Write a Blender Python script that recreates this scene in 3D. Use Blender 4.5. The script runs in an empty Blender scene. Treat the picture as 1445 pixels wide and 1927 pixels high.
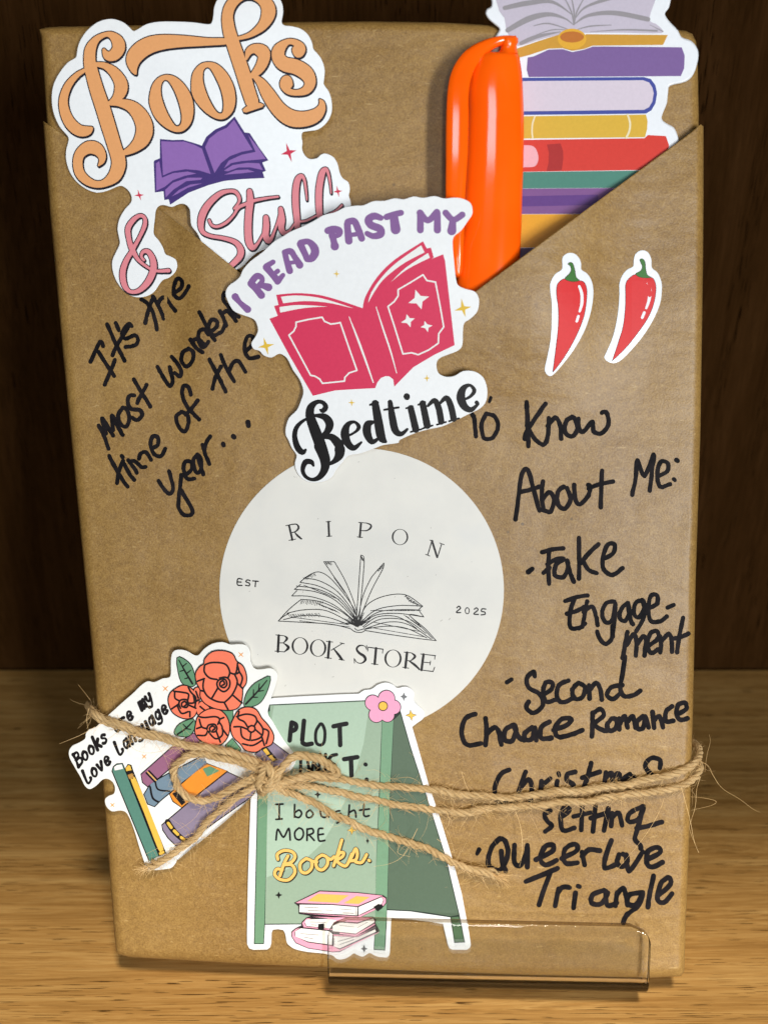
import bpy, bmesh, math, random
from mathutils import Vector, Matrix, noise
from mathutils.geometry import delaunay_2d_cdt

# ------------------------------------------------------------------ scene, camera, light
sc = bpy.context.scene
C = sc.collection
random.seed(4)

F, CX, CY = 1700.0, 722.5, 963.5            # focal length and centre of the photograph, in its pixels
PITCH = math.radians(25)                    # the camera looks down at the shelf
CAM_H = 0.0                                 # set below, so that the shelf lies at z = 0
ROT = Matrix.Rotation(math.pi/2 - PITCH, 3, 'X')
BOOK_W = 0.155                              # width of the parcel in metres

def ray(x, y):
    return ROT @ Vector(((x-CX)/F, -(y-CY)/F, -1.0))

# the plane of the parcel's front: normal as calibrated from its four corners
N = (ROT @ Vector((-0.033, -0.145, 0.989))).normalized()
_k = BOOK_W / ((ray(1316, 62)/ray(1316, 62).dot(N) - ray(82, 56)/ray(82, 56).dot(N)).length)
D0 = -_k                                    # N . X = D0 on the plane, camera at the origin
_b = ray(750, 1822) * (D0 / ray(750, 1822).dot(N))
CAM_H = 0.0085 - _b.z
CAM = Vector((0, 0, CAM_H))

class Flat:                                 # the front plane lifted by w millimetres
    def __init__(s, w=0.0): s.w = w
    def pt(s, x, y, off=0.0):
        r = ray(x, y); return CAM + r*((D0 + (s.w+off)*1e-3)/r.dot(N))
    nrm = N
class Tilt:                                 # a flat card leaning on the parcel through three (x, y, w)
    def __init__(s, a, b, c):
        p = [Flat(q[2]).pt(q[0], q[1]) for q in (a, b, c)]
        n = (p[1]-p[0]).cross(p[2]-p[0]).normalized()
        if n.dot(N) < 0: n = -n
        s.nrm = n; s.d = n.dot(p[0]-CAM)
    def pt(s, x, y, off=0.0):
        r = ray(x, y); return CAM + r*((s.d + off*1e-3)/r.dot(s.nrm))
def smooth(a, b, x):
    t = max(0.0, min(1.0, (x-a)/(b-a))); return t*t*(3-2*t)
def bulge(x, y):                            # how far the pocket stands off the parcel (mm)
    a = 2.6*smooth(308, 388, x) + 5.4*smooth(440, 800, x)
    a *= 1-0.94*smooth(985, 1230, x)
    return 1.1 + 0.7*smooth(900, 1150, x)*math.exp(-(max(0.0, y-330)/200.0)**2) + a*math.exp(-(max(0.0, y-540)/190.0)**2) + 0.12*noise.noise(Vector((x/210, y/210, 3)))*smooth(0, 60, min(x-90, 1310-x))
class Curved:                               # the pocket's own surface
    def __init__(s, w=0.0): s.w = w
    def pt(s, x, y, off=0.0):
        r = ray(x, y); return CAM + r*((D0 + (s.w+off+bulge(x, y))*1e-3)/r.dot(N))
    nrm = N
    grid = 22
POCKET = Curved()

cam = bpy.data.cameras.new('camera'); co = bpy.data.objects.new('camera', cam); C.objects.link(co)
co.location = CAM; co.rotation_euler = (math.pi/2 - PITCH, 0, 0)
cam.sensor_fit = 'VERTICAL'; cam.sensor_height = 36; cam.lens = F/1927*36
cam.clip_start = 0.01; cam.clip_end = 50
cam.dof.use_dof = True; cam.dof.focus_distance = 0.231; cam.dof.aperture_fstop = 13
sc.camera = co

w = bpy.data.worlds.new('World'); sc.world = w; w.use_nodes = True
w.node_tree.nodes['Background'].inputs[0].default_value = (1.0, 0.9, 0.78, 1)
w.node_tree.nodes['Background'].inputs[1].default_value = 0.02

def area(name, loc, target, sx, sy, power, col):
    l = bpy.data.lights.new(name, 'AREA'); l.shape = 'RECTANGLE'; l.size = sx; l.size_y = sy
    l.energy = power; l.color = col
    o = bpy.data.objects.new(name, l); C.objects.link(o); o.location = loc
    o.rotation_euler = (Vector(target)-Vector(loc)).to_track_quat('-Z', 'Y').to_euler()
    return o
area('ceiling_lamp', (0.20, -0.34, 1.50), (0.0, 0.2, 0.1), 0.22, 0.22, 21, (1.0, 0.92, 0.80))
area('window_light', (0.10, -1.55, 0.26), (0.0, 0.2, 0.15), 0.14, 0.5, 6.5, (1.0, 0.97, 0.92))
area('window_light', (0.78, -1.30, 0.32), (0.0, 0.2, 0.15), 0.17, 0.6, 23, (0.90, 0.95, 1.0))
area('window_light', (-0.15, -1.25, 1.12), (0.0, 0.2, 0.2), 0.6, 0.24, 4.2, (0.72, 0.86, 1.0))

sc.view_settings.view_transform = 'Standard'
sc.view_settings.look = 'None'
sc.view_settings.exposure = 0.30
sc.view_settings.gamma = 1.0
sc.view_settings.use_curve_mapping = False
sc.render.resolution_x = 767; sc.render.resolution_y = 1024
sc.cycles.max_bounces = 10; sc.cycles.transmission_bounces = 8; sc.cycles.transparent_max_bounces = 12

# ------------------------------------------------------------------ materials
def lin(c):
    c /= 255.0
    return c/12.92 if c <= 0.04045 else ((c+0.055)/1.055)**2.4
def rgb(r, g, b): return (lin(r), lin(g), lin(b), 1.0)

class NT:
    def __init__(s, name):
        s.m = bpy.data.materials.new(name); s.m.use_nodes = True
        s.t = s.m.node_tree; s.b = s.t.nodes['Principled BSDF']
    def n(s, kind, **kw):
        nd = s.t.nodes.new(kind)
        for k, v in kw.items():
            if k.startswith('_'): nd.inputs[int(k[1:])].default_value = v
            else: setattr(nd, k, v)
        return nd
    def l(s, a, b): s.t.links.new(a, b)
    def pos(s, scale, rot=(0, 0, 0), src='Position'):
        if src == 'Position':
            g = s.n('ShaderNodeNewGeometry').outputs['Position']
        else:
            g = s.n('ShaderNodeTexCoord').outputs[src]
        mp = s.n('ShaderNodeMapping'); mp.inputs['Scale'].default_value = scale; mp.inputs['Rotation'].default_value = rot
        s.l(g, mp.inputs['Vector']); return mp.outputs[0]
    def noise(s, vec, scale, detail=4, rough=0.55):
        nd = s.n('ShaderNodeTexNoise'); nd.inputs['Scale'].default_value = scale
        nd.inputs['Detail'].default_value = detail; nd.inputs['Roughness'].default_value = rough
        s.l(vec, nd.inputs['Vector']); return nd.outputs['Fac']
    def ramp(s, fac, stops):
        r = s.n('ShaderNodeValToRGB'); e = r.color_ramp.elements
        while len(e) < len(stops): e.new(0.5)
        for el, (p, c) in zip(e, stops):
            el.position = p; el.color = c if len(c) == 4 else (*c, 1)
        s.l(fac, r.inputs[0]); return r.outputs[0]
    def mix(s, fac, a, b, mode='MIX'):
        m = s.n('ShaderNodeMix', data_type='RGBA', blend_type=mode)
        for inp, v in ((m.inputs[0], fac), (m.inputs[6], a), (m.inputs[7], b)):
            if hasattr(v, 'is_linked'): s.l(v, inp)
            else: inp.default_value = v
        return m.outputs[2]
    def bump(s, h, strength, dist):
        b = s.n('ShaderNodeBump'); b.inputs['Strength'].default_value = strength; b.inputs['Distance'].default_value = dist
        s.l(h, b.inputs['Height']); s.l(b.outputs[0], s.b.inputs['Normal'])
    def base(s, c):
        if hasattr(c, 'is_linked'): s.l(c, s.b.inputs['Base Color'])
        else: s.b.inputs['Base Color'].default_value = c
    def set(s, **kw):
        for k, v in kw.items(): s.b.inputs[k.replace('_', ' ')].default_value = v
        return s

def kraft():
    t = NT('kraft_paper')
    p = t.pos((1, 1, 1))
    cloud = t.noise(p, 28, 3)
    mott = t.noise(p, 620, 5, 0.7)
    fine = t.noise(p, 2300, 3, 0.65)
    base = t.ramp(mott, [(0.34, (0.165, 0.083, 0.018)), (0.52, (0.268, 0.143, 0.030)), (0.68, (0.41, 0.245, 0.068))])
    base = t.mix(0.55, base, t.ramp(fine, [(0.36, (0.145, 0.073, 0.017)), (0.66, (0.42, 0.25, 0.077))]))
    base = t.mix(0.32, base, t.ramp(cloud, [(0.35, (0.19, 0.10, 0.025)), (0.65, (0.34, 0.20, 0.058))]))
    # pale fibres lying both ways
    for rot, sc_ in ((0.5, (1, 0.12, 1)), (-0.7, (0.12, 1, 0.3))):
        f = t.noise(t.pos(sc_, (0.3, rot, rot)), 3600, 2, 0.5)
        m = t.ramp(f, [(0.66, (0, 0, 0)), (0.76, (0.4, 0.4, 0.4))])
        base = t.mix(m, base, (0.55, 0.37, 0.15, 1))
    v = t.n('ShaderNodeTexVoronoi'); v.inputs['Scale'].default_value = 190; t.l(p, v.inputs['Vector'])
    sp = t.ramp(v.outputs['Distance'], [(0.05, (0.75, 0.75, 0.75)), (0.10, (0, 0, 0))])
    sel = t.ramp(v.outputs['Color'], [(0.78, (0, 0, 0)), (0.82, (1, 1, 1))])
    spm = t.mix(1.0, sp, sel, 'MULTIPLY')
    base = t.mix(spm, base, (0.075, 0.045, 0.022, 1))
    t.base(base); t.set(Roughness=0.44); t.b.inputs['Specular IOR Level'].default_value = 0.42
    h = t.mix(0.45, mott, fine)
    b1 = t.n('ShaderNodeBump'); b1.inputs['Strength'].default_value = 0.55; b1.inputs['Distance'].default_value = 0.0026
    dent = t.mix(0.4, t.noise(t.pos((1, 1, 0.35)), 55, 2, 0.5), t.noise(t.pos((0.5, 1, 1)), 120, 2, 0.5)); t.l(dent, b1.inputs['Height'])
    b2 = t.n('ShaderNodeBump'); b2.inputs['Strength'].default_value = 0.36; b2.inputs['Distance'].default_value = 0.00035
    t.l(h, b2.inputs['Height']); t.l(b1.outputs[0], b2.inputs['Normal']); t.l(b2.outputs[0], t.b.inputs['Normal'])
    return t.m

def oak(name, dark, mid, light, along, rough=0.38, spec=0.4):
    t = NT(name)
    s = {'X': (1, 26, 26), 'Z': (11, 11, 1)}[along]
    p = t.pos(s)
    warp = t.noise(t.pos(tuple(k*0.5 for k in s)), 5, 2)
    wv = t.n('ShaderNodeVectorMath', operation='ADD'); t.l(p, wv.inputs[0]); 
    sm = t.n('ShaderNodeVectorMath', operation='SCALE'); t.l(warp, sm.inputs[0]); sm.inputs['Scale'].default_value = 0.6
    t.l(sm.outputs[0], wv.inputs[1]); pw = wv.outputs[0]
    band = t.noise(pw, 10, 6, 0.66)
    grain = t.noise(pw, 55, 4, 0.7)
    base = t.ramp(band, [(0.30, dark), (0.5, mid), (0.70, light)])
    base = t.mix(0.45, base, t.ramp(grain, [(0.32, dark), (0.52, mid), (0.7, light)]))
    s2 = {'X': (1, 26, 26), 'Z': (26, 26, 1)}[along]
    pore = t.noise(t.pos(s2, (0.0, 0.0, 0.03)), 105, 1, 0.4)
    pm = t.ramp(pore, [(0.625, (0, 0, 0)), (0.655, (1, 1, 1))])
    zone = t.ramp(t.noise(pw, 7, 2), [(0.42, (0.25, 0.25, 0.25)), (0.56, (1, 1, 1))])
    pm = t.mix(1.0, pm, zone, 'MULTIPLY')
    base = t.mix(pm, base, tuple(c*0.42 for c in dark[:3])+(1,))
    t.base(base); t.set(Roughness=rough); t.b.inputs['Specular IOR Level'].default_value = spec
    t.bump(pm, -0.25, 0.0004)
    return t.m

def printed(name, c, rough=0.42, var=0.05):
    t = NT(name)
    p = t.pos((1, 1, 1))
    nz = t.noise(p, 1500, 2)
    lo = tuple(x*(1-var) for x in c[:3]); hi = tuple(min(1, x*(1+var)+0.002) for x in c[:3])
    t.base(t.ramp(nz, [(0.3, lo), (0.7, hi)])); t.set(Roughness=rough)
    t.b.inputs['Specular IOR Level'].default_value = 0.25
    return t.m
_pm = {}
def ink(r, g, b, rough=0.42, var=0.025):
    f = lambda c: min(0.92, lin(c)*0.90+0.003) if max(r, g, b) > 90 else lin(c)*0.8
    k = (r, g, b, rough)
    if k not in _pm: _pm[k] = printed('print_%d_%d_%d' % (r, g, b), (f(r), f(g), f(b), 1), rough, var)
    return _pm[k]

def paper_white(name, c, rough=0.3):
    t = NT(name); p = t.pos((1, 1, 1))
    a = t.noise(p, 60, 3); b = t.noise(p, 900, 2)
    m = t.mix(0.5, a, b)
    t.base(t.ramp(m, [(0.35, tuple(x*0.94 for x in c)), (0.65, c)])); t.set(Roughness=rough)
    t.bump(b, 0.04, 0.0001)
    return t.m

def marker():
    t = NT('marker_ink'); p = t.pos((1, 1, 1))
    a = t.mix(0.5, t.noise(p, 500, 4, 0.65), t.noise(p, 130, 3))
    t.base(t.ramp(a, [(0.36, (0.003, 0.003, 0.004)), (0.66, (0.017, 0.013, 0.014))])); t.set(Roughness=0.6); t.b.inputs['Specular IOR Level'].default_value = 0.06
    return t.m

def label_paper():
    t = NT('label_paper'); p = t.pos((1, 1, 1))
    a = t.noise(p, 42, 5, 0.6); b = t.noise(p, 110, 4, 0.6); c = t.noise(p, 330, 3, 0.7)
    col = t.ramp(a, [(0.36, (0.59, 0.57, 0.515)), (0.55, (0.655, 0.625, 0.555)), (0.7, (0.61, 0.595, 0.55))])
    col = t.mix(0.35, col, t.ramp(b, [(0.35, (0.60, 0.575, 0.52)), (0.65, (0.655, 0.625, 0.555))]))
    m = t.ramp(c, [(0.70, (0, 0, 0)), (0.78, (0.35, 0.35, 0.35))])
    col = t.mix(m, col, (0.45, 0.42, 0.38, 1))
    t.base(col); t.set(Roughness=0.5)
    return t.m

def jute(name, k=1.0):
    t = NT(name)
    p = t.pos((1, 0.05, 1), src='UV')
    a = t.noise(p, 60, 4, 0.7); b = t.noise(t.pos((1, 1, 1)), 300, 3)
    col = t.ramp(a, [(0.28, (0.15*k, 0.078*k, 0.022*k)), (0.5, (0.50*k, 0.32*k, 0.125*k)), (0.72, (0.78*k, 0.57*k, 0.28*k))])
    col = t.mix(0.3, col, t.ramp(b, [(0.35, (0.30*k, 0.185*k, 0.08*k)), (0.65, (0.66*k, 0.48*k, 0.27*k))]))
    t.base(col); t.set(Roughness=0.75)
    t.bump(a, 0.6, 0.0004)
    return t.m

def acrylic(name='clear_acrylic', tint=(0.985, 0.985, 0.975)):
    t = NT(name); out = t.t.nodes['Material Output']; t.t.nodes.remove(t.b)
    tr = t.n('ShaderNodeBsdfTransparent'); tr.inputs[0].default_value = (*tint, 1)
    gl = t.n('ShaderNodeBsdfGlossy'); gl.inputs['Roughness'].default_value = 0.03; gl.inputs[0].default_value = (1, 1, 1, 1)
    rf = t.n('ShaderNodeBsdfRefraction'); rf.inputs['IOR'].default_value = 1.49; rf.inputs['Roughness'].default_value = 0.01; rf.inputs[0].default_value = (*tint, 1)
    a = t.n('ShaderNodeMixShader'); a.inputs[0].default_value = 0.10; t.l(tr.outputs[0], a.inputs[1]); t.l(rf.outputs[0], a.inputs[2])
    fr = t.n('ShaderNodeFresnel'); fr.inputs['IOR'].default_value = 1.28
    b = t.n('ShaderNodeMixShader'); t.l(fr.outputs[0], b.inputs[0]); t.l(a.outputs[0], b.inputs[1]); t.l(gl.outputs[0], b.inputs[2])
    t.l(b.outputs[0], out.inputs['Surface'])
    return t.m
def plastic():
    t = NT('orange_plastic'); p = t.pos((1, 1, 1)); a = t.noise(p, 90, 2)
    t.base(t.ramp(a, [(0.3, (1.0, 0.108, 0.002)), (0.7, (1.0, 0.12, 0.003))]))
    t.set(Roughness=0.11, Subsurface_Weight=0.0, Subsurface_Scale=0.003)
    t.b.inputs['Subsurface Radius'].default_value = (1.0, 0.12, 0.02)
    return t.m

M_KRAFT = kraft()
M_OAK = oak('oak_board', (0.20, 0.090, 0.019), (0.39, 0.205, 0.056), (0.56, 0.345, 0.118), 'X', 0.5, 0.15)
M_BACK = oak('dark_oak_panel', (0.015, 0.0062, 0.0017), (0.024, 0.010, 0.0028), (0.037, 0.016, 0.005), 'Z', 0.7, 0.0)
M_CARD = paper_white('white_card', (0.80, 0.80, 0.785))
M_CREAM = paper_white('cream_card', (0.80, 0.785, 0.73))
M_GLOSS = paper_white('glossy_vinyl', (0.78, 0.79, 0.80), 0.3)
M_LABEL = label_paper()
M_INK = marker()
M_JUTE = jute('jute', 0.95); M_FUZZ = jute('jute_fibre', 1.35)
M_ACR = acrylic(); M_ACR_EDGE = acrylic('acrylic_cut_edge', (0.52, 0.45, 0.37)); M_ORANGE = plastic()
BLACK = ink(14, 12, 14)

# ------------------------------------------------------------------ drawing helpers
def zoom(x0, y0, s):                        # a traced detail: enlarged coordinates back to those of the photograph
    def f(txt):
        out = []
        for tok in txt.split():
            v = [float(q) for q in tok.split(',')]
            out.append((x0+v[0]*s, y0+v[1]*s) + ((v[2]*s,) if len(v) > 2 else ()))
        return out
    f.s = s; f.o = (x0, y0)
    return f
k4 = 400/1445
A = zoom(60, 0, k4); B = zoom(300, 0, k4); Cz = zoom(180, 250, k4); D = zoom(360, 280, 340/1445)
E = zoom(800, 0, 540/1445); Fz = zoom(400, 340, 520/1445); G = zoom(400, 820, 560/1445); H = zoom(100, 1180, 460/1445)
I = zoom(440, 1260, 480/1445); K = zoom(120, 480, k4); L = zoom(980, 440, 340/1445); M = zoom(860, 720, 480/1445)
Nz = zoom(840, 1080, 605/1445); O = zoom(860, 1380, 585/1445); P = zoom(580, 1600, 740/1445); PX = zoom(0, 0, 1)

def spline(pts, closed=False, n=5):
    if len(pts) < 3 and not closed: 
        return list(pts)
    out = []; m = len(pts)
    for i in range(m if closed else m-1):
        if closed: p0, p1, p2, p3 = pts[i-1], pts[i], pts[(i+1) % m], pts[(i+2) % m]
        else: p0, p1, p2, p3 = pts[max(i-1, 0)], pts[i], pts[i+1], pts[min(i+2, m-1)]
        for j in range(n):
            t = j/n
            out.append(tuple(0.5*(2*b+(c-a)*t+(2*a-5*b+4*c-d)*t*t+(3*b-a-3*c+d)*t**3) for a, b, c, d in zip(p0, p1, p2, p3)))
    if not closed: out.append(tuple(pts[-1]))
    return out
def shape(pts, n=4): return spline([p[:2] for p in pts], True, n)      # a smooth closed outline
def area2(p): return sum(p[i-1][0]*p[i][1]-p[i][0]*p[i-1][1] for i in range(len(p)))
def ring(cx, cy, rx, ry, rot=0, n=28):
    c, s = math.cos(rot), math.sin(rot)
    return [(cx+c*rx*math.cos(a)-s*ry*math.sin(a), cy+s*rx*math.cos(a)+c*ry*math.sin(a)) for a in (2*math.pi*i/n for i in range(n))]
def stroke(pts, r=None, n=5, grow=0.0, shift=(0, 0), jit=0.0, straight=False):
    """faces (quads and round joints) of a pen stroke of varying width"""
    q = [(p[0], p[1], (p[2] if len(p) > 2 else r)) for p in pts]
    q = q if straight else spline(q, False, n)
    q = [(a+shift[0], b+shift[1], max(0.25, c+grow)) for a, b, c in q]
    if jit:
        q = [(a+jit*0.5*noise.noise(Vector((a*0.23, b*0.23, 1))), b+jit*0.5*noise.noise(Vector((a*0.23, b*0.23, 7))),
              c*(1+jit*0.10*noise.noise(Vector((a*0.16, b*0.16, 5)))+jit*0.09*noise.noise(Vector((a*0.6, b*0.6, 9))))) for a, b, c in q]
    fs = []
    for a, b, c in q:
        k = 8 if c < 2 else 12
        fs.append(ring(a, b, c, c, 0.2, k))
    for (a, b, c), (d, e, f) in zip(q, q[1:]):
        dx, dy = d-a, e-b; l = math.hypot(dx, dy)
        if l < 1e-4: continue
        nx, ny = -dy/l, dx/l
        fs.append([(a+nx*c, b+ny*c), (a-nx*c, b-ny*c), (d-nx*f, e-ny*f), (d+nx*f, e+ny*f)])
    return fs
def star(pts, k=0.22):
    cx = sum(p[0] for p in pts)/4; cy = sum(p[1] for p in pts)/4; out = []
    for i in range(4):
        a, b = pts[i], pts[(i+1) % 4]
        out.append(a); out.append((cx+((a[0]+b[0])/2-cx)*k*1.6, cy+((a[1]+b[1])/2-cy)*k*1.6))
    return out

def cdt(fills, holes=(), edges=(), grid=None):
    """flat union of all fills minus all holes, as clean triangles"""
    V = []; FA = []; ED = []
    for p in list(fills)+list(holes):
        p = list(p)
        if area2(p) < 0: p.reverse()
        i = len(V); V += [Vector(q[:2]) for q in p]; FA.append(list(range(i, i+len(p))))
    nf = len(fills)
    for e in edges:
        i = len(V); V += [Vector(q[:2]) for q in e]; ED += [(i+j, i+j+1) for j in range(len(e)-1)]
    if grid:
        x0, x1 = min(v.x for v in V)-1, max(v.x for v in V)+1; y0, y1 = min(v.y for v in V)-1, max(v.y for v in V)+1
        g = math.floor(x0/grid)*grid
        while g < x1:
            i = len(V); V += [Vector((g+0.013, y0)), Vector((g+0.013, y1))]; ED.append((i, i+1)); g += grid
        g = math.floor(y0/grid)*grid
        while g < y1:
            i = len(V); V += [Vector((x0, g+0.017)), Vector((x1, g+0.017))]; ED.append((i, i+1)); g += grid
    v, e, f, _, _, of = delaunay_2d_cdt(V, ED, FA, 0, 1e-4)
    keep = [t for t, o in zip(f, of) if o and any(k < nf for k in o) and not any(k >= nf for k in o)]
    return v, keep

def mesh_obj(name, verts, faces, mat, parent=None, smooth_=False, uv=None):
    org = parent.location if parent else Vector((0, 0, 0))
    p = parent
    while p and p.parent: p = p.parent; org = org + p.location
    me = bpy.data.meshes.new(name); me.from_pydata([tuple(Vector(q)-org) for q in verts], [], faces)
    if smooth_: me.polygons.foreach_set('use_smooth', [True]*len(me.polygons))
    if uv:
        ul = me.uv_layers.new(name='UVMap')
        for lp in me.loops: ul.data[lp.index].uv = uv[lp.vertex_index]
    me.update()
    o = bpy.data.objects.new(name, me); C.objects.link(o)
    if mat: me.materials.append(mat)
    if parent: o.parent = parent
    return o

def sheet(name, fills, mat, parent, surf, off, holes=()):
    """ink printed on a surface: a thin sheet lying just above it"""
    v, f = cdt(fills, holes, grid=getattr(surf, 'grid', None))
    used = sorted({i for t in f for i in t}); ix = {u: k for k, u in enumerate(used)}
    vs = [surf.pt(v[u].x, v[u].y, off) for u in used]
    fs = []
    for t in f:
        a = [ix[i] for i in t]
        nn = (vs[a[1]]-vs[a[0]]).cross(vs[a[2]]-vs[a[0]])
        fs.append(a if nn.dot(N) > 0 else a[::-1])
    return mesh_obj(name, vs, fs, mat, parent)

def inset(poly, d):
    s = 1 if area2(poly) > 0 else -1; out = []; m = len(poly)
    for i in range(m):
        a, b = poly[i-1], poly[(i+1) % m]
        dx, dy = b[0]-a[0], b[1]-a[1]; l = math.hypot(dx, dy) or 1
        out.append((poly[i][0]-s*dy/l*d, poly[i][1]+s*dx/l*d))
    return out

def card(name, outline, mat, parent, surf, thick, bev=0.1, bevpx=0.8):
    """a cut-out card with a real thickness and a soft edge"""
    g = getattr(surf, 'grid', None)
    top = inset(outline, bevpx)
    v, f = cdt([top], (), grid=g)
    used = sorted({i for t in f for i in t}); ix = {u: k for k, u in enumerate(used)}
    px = [(v[u].x, v[u].y) for u in used]
    vs = [surf.pt(x, y, thick) for x, y in px]
    fs = []
    for t in f:
        a = [ix[i] for i in t]
        nn = (vs[a[1]]-vs[a[0]]).cross(vs[a[2]]-vs[a[0]])
        fs.append(a if nn.dot(N) > 0 else a[::-1])
    ed = {}
    for t in fs:
        for i in range(3):
            e = (t[i], t[(i+1) % 3]); k = tuple(sorted(e)); ed[k] = None if k in ed else e
    bd = [e for e in ed.values() if e]
    nx = {a: b for a, b in bd}
    loop = [bd[0][0]]
    while nx[loop[-1]] != loop[0] and len(loop) < len(bd)+2: loop.append(nx[loop[-1]])
    lp = [px[i] for i in loop]
    rings = [loop]
    prof = [(0.30*bevpx, thick-0.12*bev), (0.72*bevpx, thick-0.42*bev), (bevpx, thick-bev), (bevpx, 0.0)]
    for d, o in prof:
        q = inset(lp, -d); i0 = len(vs)
        vs += [surf.pt(x, y, o) for x, y in q]; rings.append(list(range(i0, i0+len(q))))
    for r0, r1 in zip(rings, rings[1:]):
        m = len(r0)
        for i in range(m):
            fs.append([r0[i], r1[i], r1[(i+1) % m], r0[(i+1) % m]])
    n0 = len(fs)
    bf = [[rings[-1][loop.index(i)] if i in loop else None for i in t] for t in fs[:0]]
    v2, f2 = cdt([inset(lp, -bevpx)], (), grid=g)
    i0 = len(vs); vs += [surf.pt(q.x, q.y, 0.0) for q in v2]
    for t in f2:
        a = [i0+i for i in t]; nn = (vs[a[1]]-vs[a[0]]).cross(vs[a[2]]-vs[a[0]])
        fs.append(a if nn.dot(N) < 0 else a[::-1])
    o = mesh_obj(name, vs, fs, mat, parent)
    me = o.data
    nt = len(f)
    me.polygons.foreach_set('use_smooth', [nt <= i < n0 for i in range(len(me.polygons))])
    return o

def thing(name, label, cat, loc, group=None):
    o = bpy.data.objects.new(name, None); o.empty_display_size = 0.01; C.objects.link(o)
    o.location = loc; o['label'] = label; o['category'] = cat
    if group: o['group'] = group
    return o
def structure(o): o['kind'] = 'structure'; return o

def box(name, x0, x1, y0, y1, z0, z1, mat, bev=0.0015):
    bm = bmesh.new(); bmesh.ops.create_cube(bm, size=1)
    for v in bm.verts: v.co = Vector((x0+(v.co.x+.5)*(x1-x0), y0+(v.co.y+.5)*(y1-y0), z0+(v.co.z+.5)*(z1-z0)))
    bmesh.ops.bevel(bm, geom=bm.edges[:], offset=bev, segments=2, affect='EDGES', profile=0.5)
    me = bpy.data.meshes.new(name); bm.to_mesh(me); bm.free(); me.materials.append(mat)
    o = bpy.data.objects.new(name, me); C.objects.link(o); return o

# ------------------------------------------------------------------ the shelf
r_ = ray(722, 1258); Y_WALL = (r_*(-CAM_H/r_.z)).y
structure(box('shelf_board', -0.60, 0.60, 0.115, Y_WALL, -0.022, 0.0, M_OAK))
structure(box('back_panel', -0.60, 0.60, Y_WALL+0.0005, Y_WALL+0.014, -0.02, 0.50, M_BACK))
structure(box('upper_shelf', -0.60, 0.60, 0.086, Y_WALL, 0.345, 0.367, M_OAK))
structure(box('side_panel', -0.225, -0.205, 0.12, Y_WALL-0.0005, 0.0005, 0.344, M_BACK))  # unseen cubby side, added close in to cut the ambient light
structure(box('side_panel', 0.285, 0.305, 0.12, Y_WALL-0.0005, 0.0005, 0.344, M_BACK))  # unseen opposite side, likewise added to hold back stray light

# ------------------------------------------------------------------ the parcel
TH = -26.0                                   # back of the parcel, mm behind its front
book = thing('wrapped_book', 'book wrapped in brown kraft paper with a V-shaped front pocket and black handwriting', 'wrapped book', Flat(TH/2).pt(752, 1815))

def segdist(p, a, b):
    dx, dy = b[0]-a[0], b[1]-a[1]; t = ((p[0]-a[0])*dx+(p[1]-a[1])*dy)/(dx*dx+dy*dy); t = max(0, min(1, t))
    return math.hypot(p[0]-a[0]-t*dx, p[1]-a[1]-t*dy)

def wrap(name, outline, soft, wfun, back, edge_drop, rad=17.0, rmm=2.2):
    """paper over the parcel: front face, rounded at the soft edges, turned back along them"""
    m = len(outline)
    segs = [(outline[i], outline[(i+1) % m]) for i in range(m) if soft[i]]
    eds = []
    for d in (2, 5, 9, 13, 17):
        q = inset(outline, d); eds.append(q+[q[0]])
    v, f = cdt([outline], (), eds, 16)
    used = sorted({i for t in f for i in t}); ix = {u: k for k, u in enumerate(used)}
    px = [(v[u].x, v[u].y) for u in used]; vs = []; ds = []
    for x, y in px:
        d = min(segdist((x, y), a, b) for a, b in segs); ds.append(d)
        t = max(0.0, 1-d/rad)
        vs.append(Flat(wfun(x, y) - rmm*(1-math.sqrt(max(0, 1-t*t)))).pt(x, y))
    fs = []
    for t in f:
        a = [ix[i] for i in t]; nn = (vs[a[1]]-vs[a[0]]).cross(vs[a[2]]-vs[a[0]])
        fs.append(a if nn.dot(N) > 0 else a[::-1])
    ed = {}
    for t in fs:
        for i in range(3):
            e = (t[i], t[(i+1) % 3]); k = tuple(sorted(e)); ed[k] = None if k in ed else e
    n0 = len(fs)
    nv = {}
    for e in [e for e in ed.values() if e]:
        for i in e:
            if i in nv: continue
            s_ = ds[i] < 0.6
            a = vs[i] - N*((edge_drop if not s_ else (back*-1))*1e-3 - (0 if not s_ else 0))
            nv[i] = len(vs); vs.append(a)
        fs.append([e[1], e[0], nv[e[0]], nv[e[1]]])
    o = mesh_obj(name, vs, fs, M_KRAFT, book, True)
    return o

base_out = PX('74,55 90,51 112,50 300,47 560,41 700,40 830,42 927,47 1100,51 1270,55 1290,58 1302,64 1309,78 1312,120 1314,215 1313,400 1308,820 1299,1100 1294,1351 1288,1553 1281,1750 1277,1826 1264,1832 1000,1826 800,1820 480,1808 250,1794 228,1788 222,1760 202,1486 183,1246 156,980 127,674 102,400 88,215 82,120 78,72')
base_out = [p[:2] for p in base_out]
wrap('wrapping_paper', base_out, [True]*len(base_out), lambda x, y: 0.18*noise.noise(Vector((x/150, y/150, 9)))-0.15, TH, 0.3)
mesh_obj('back_paper', [Flat(-2.35).pt(x, y)-N*0.0255 for x, y in base_out], [list(range(len(base_out)))], M_KRAFT, book)

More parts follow.
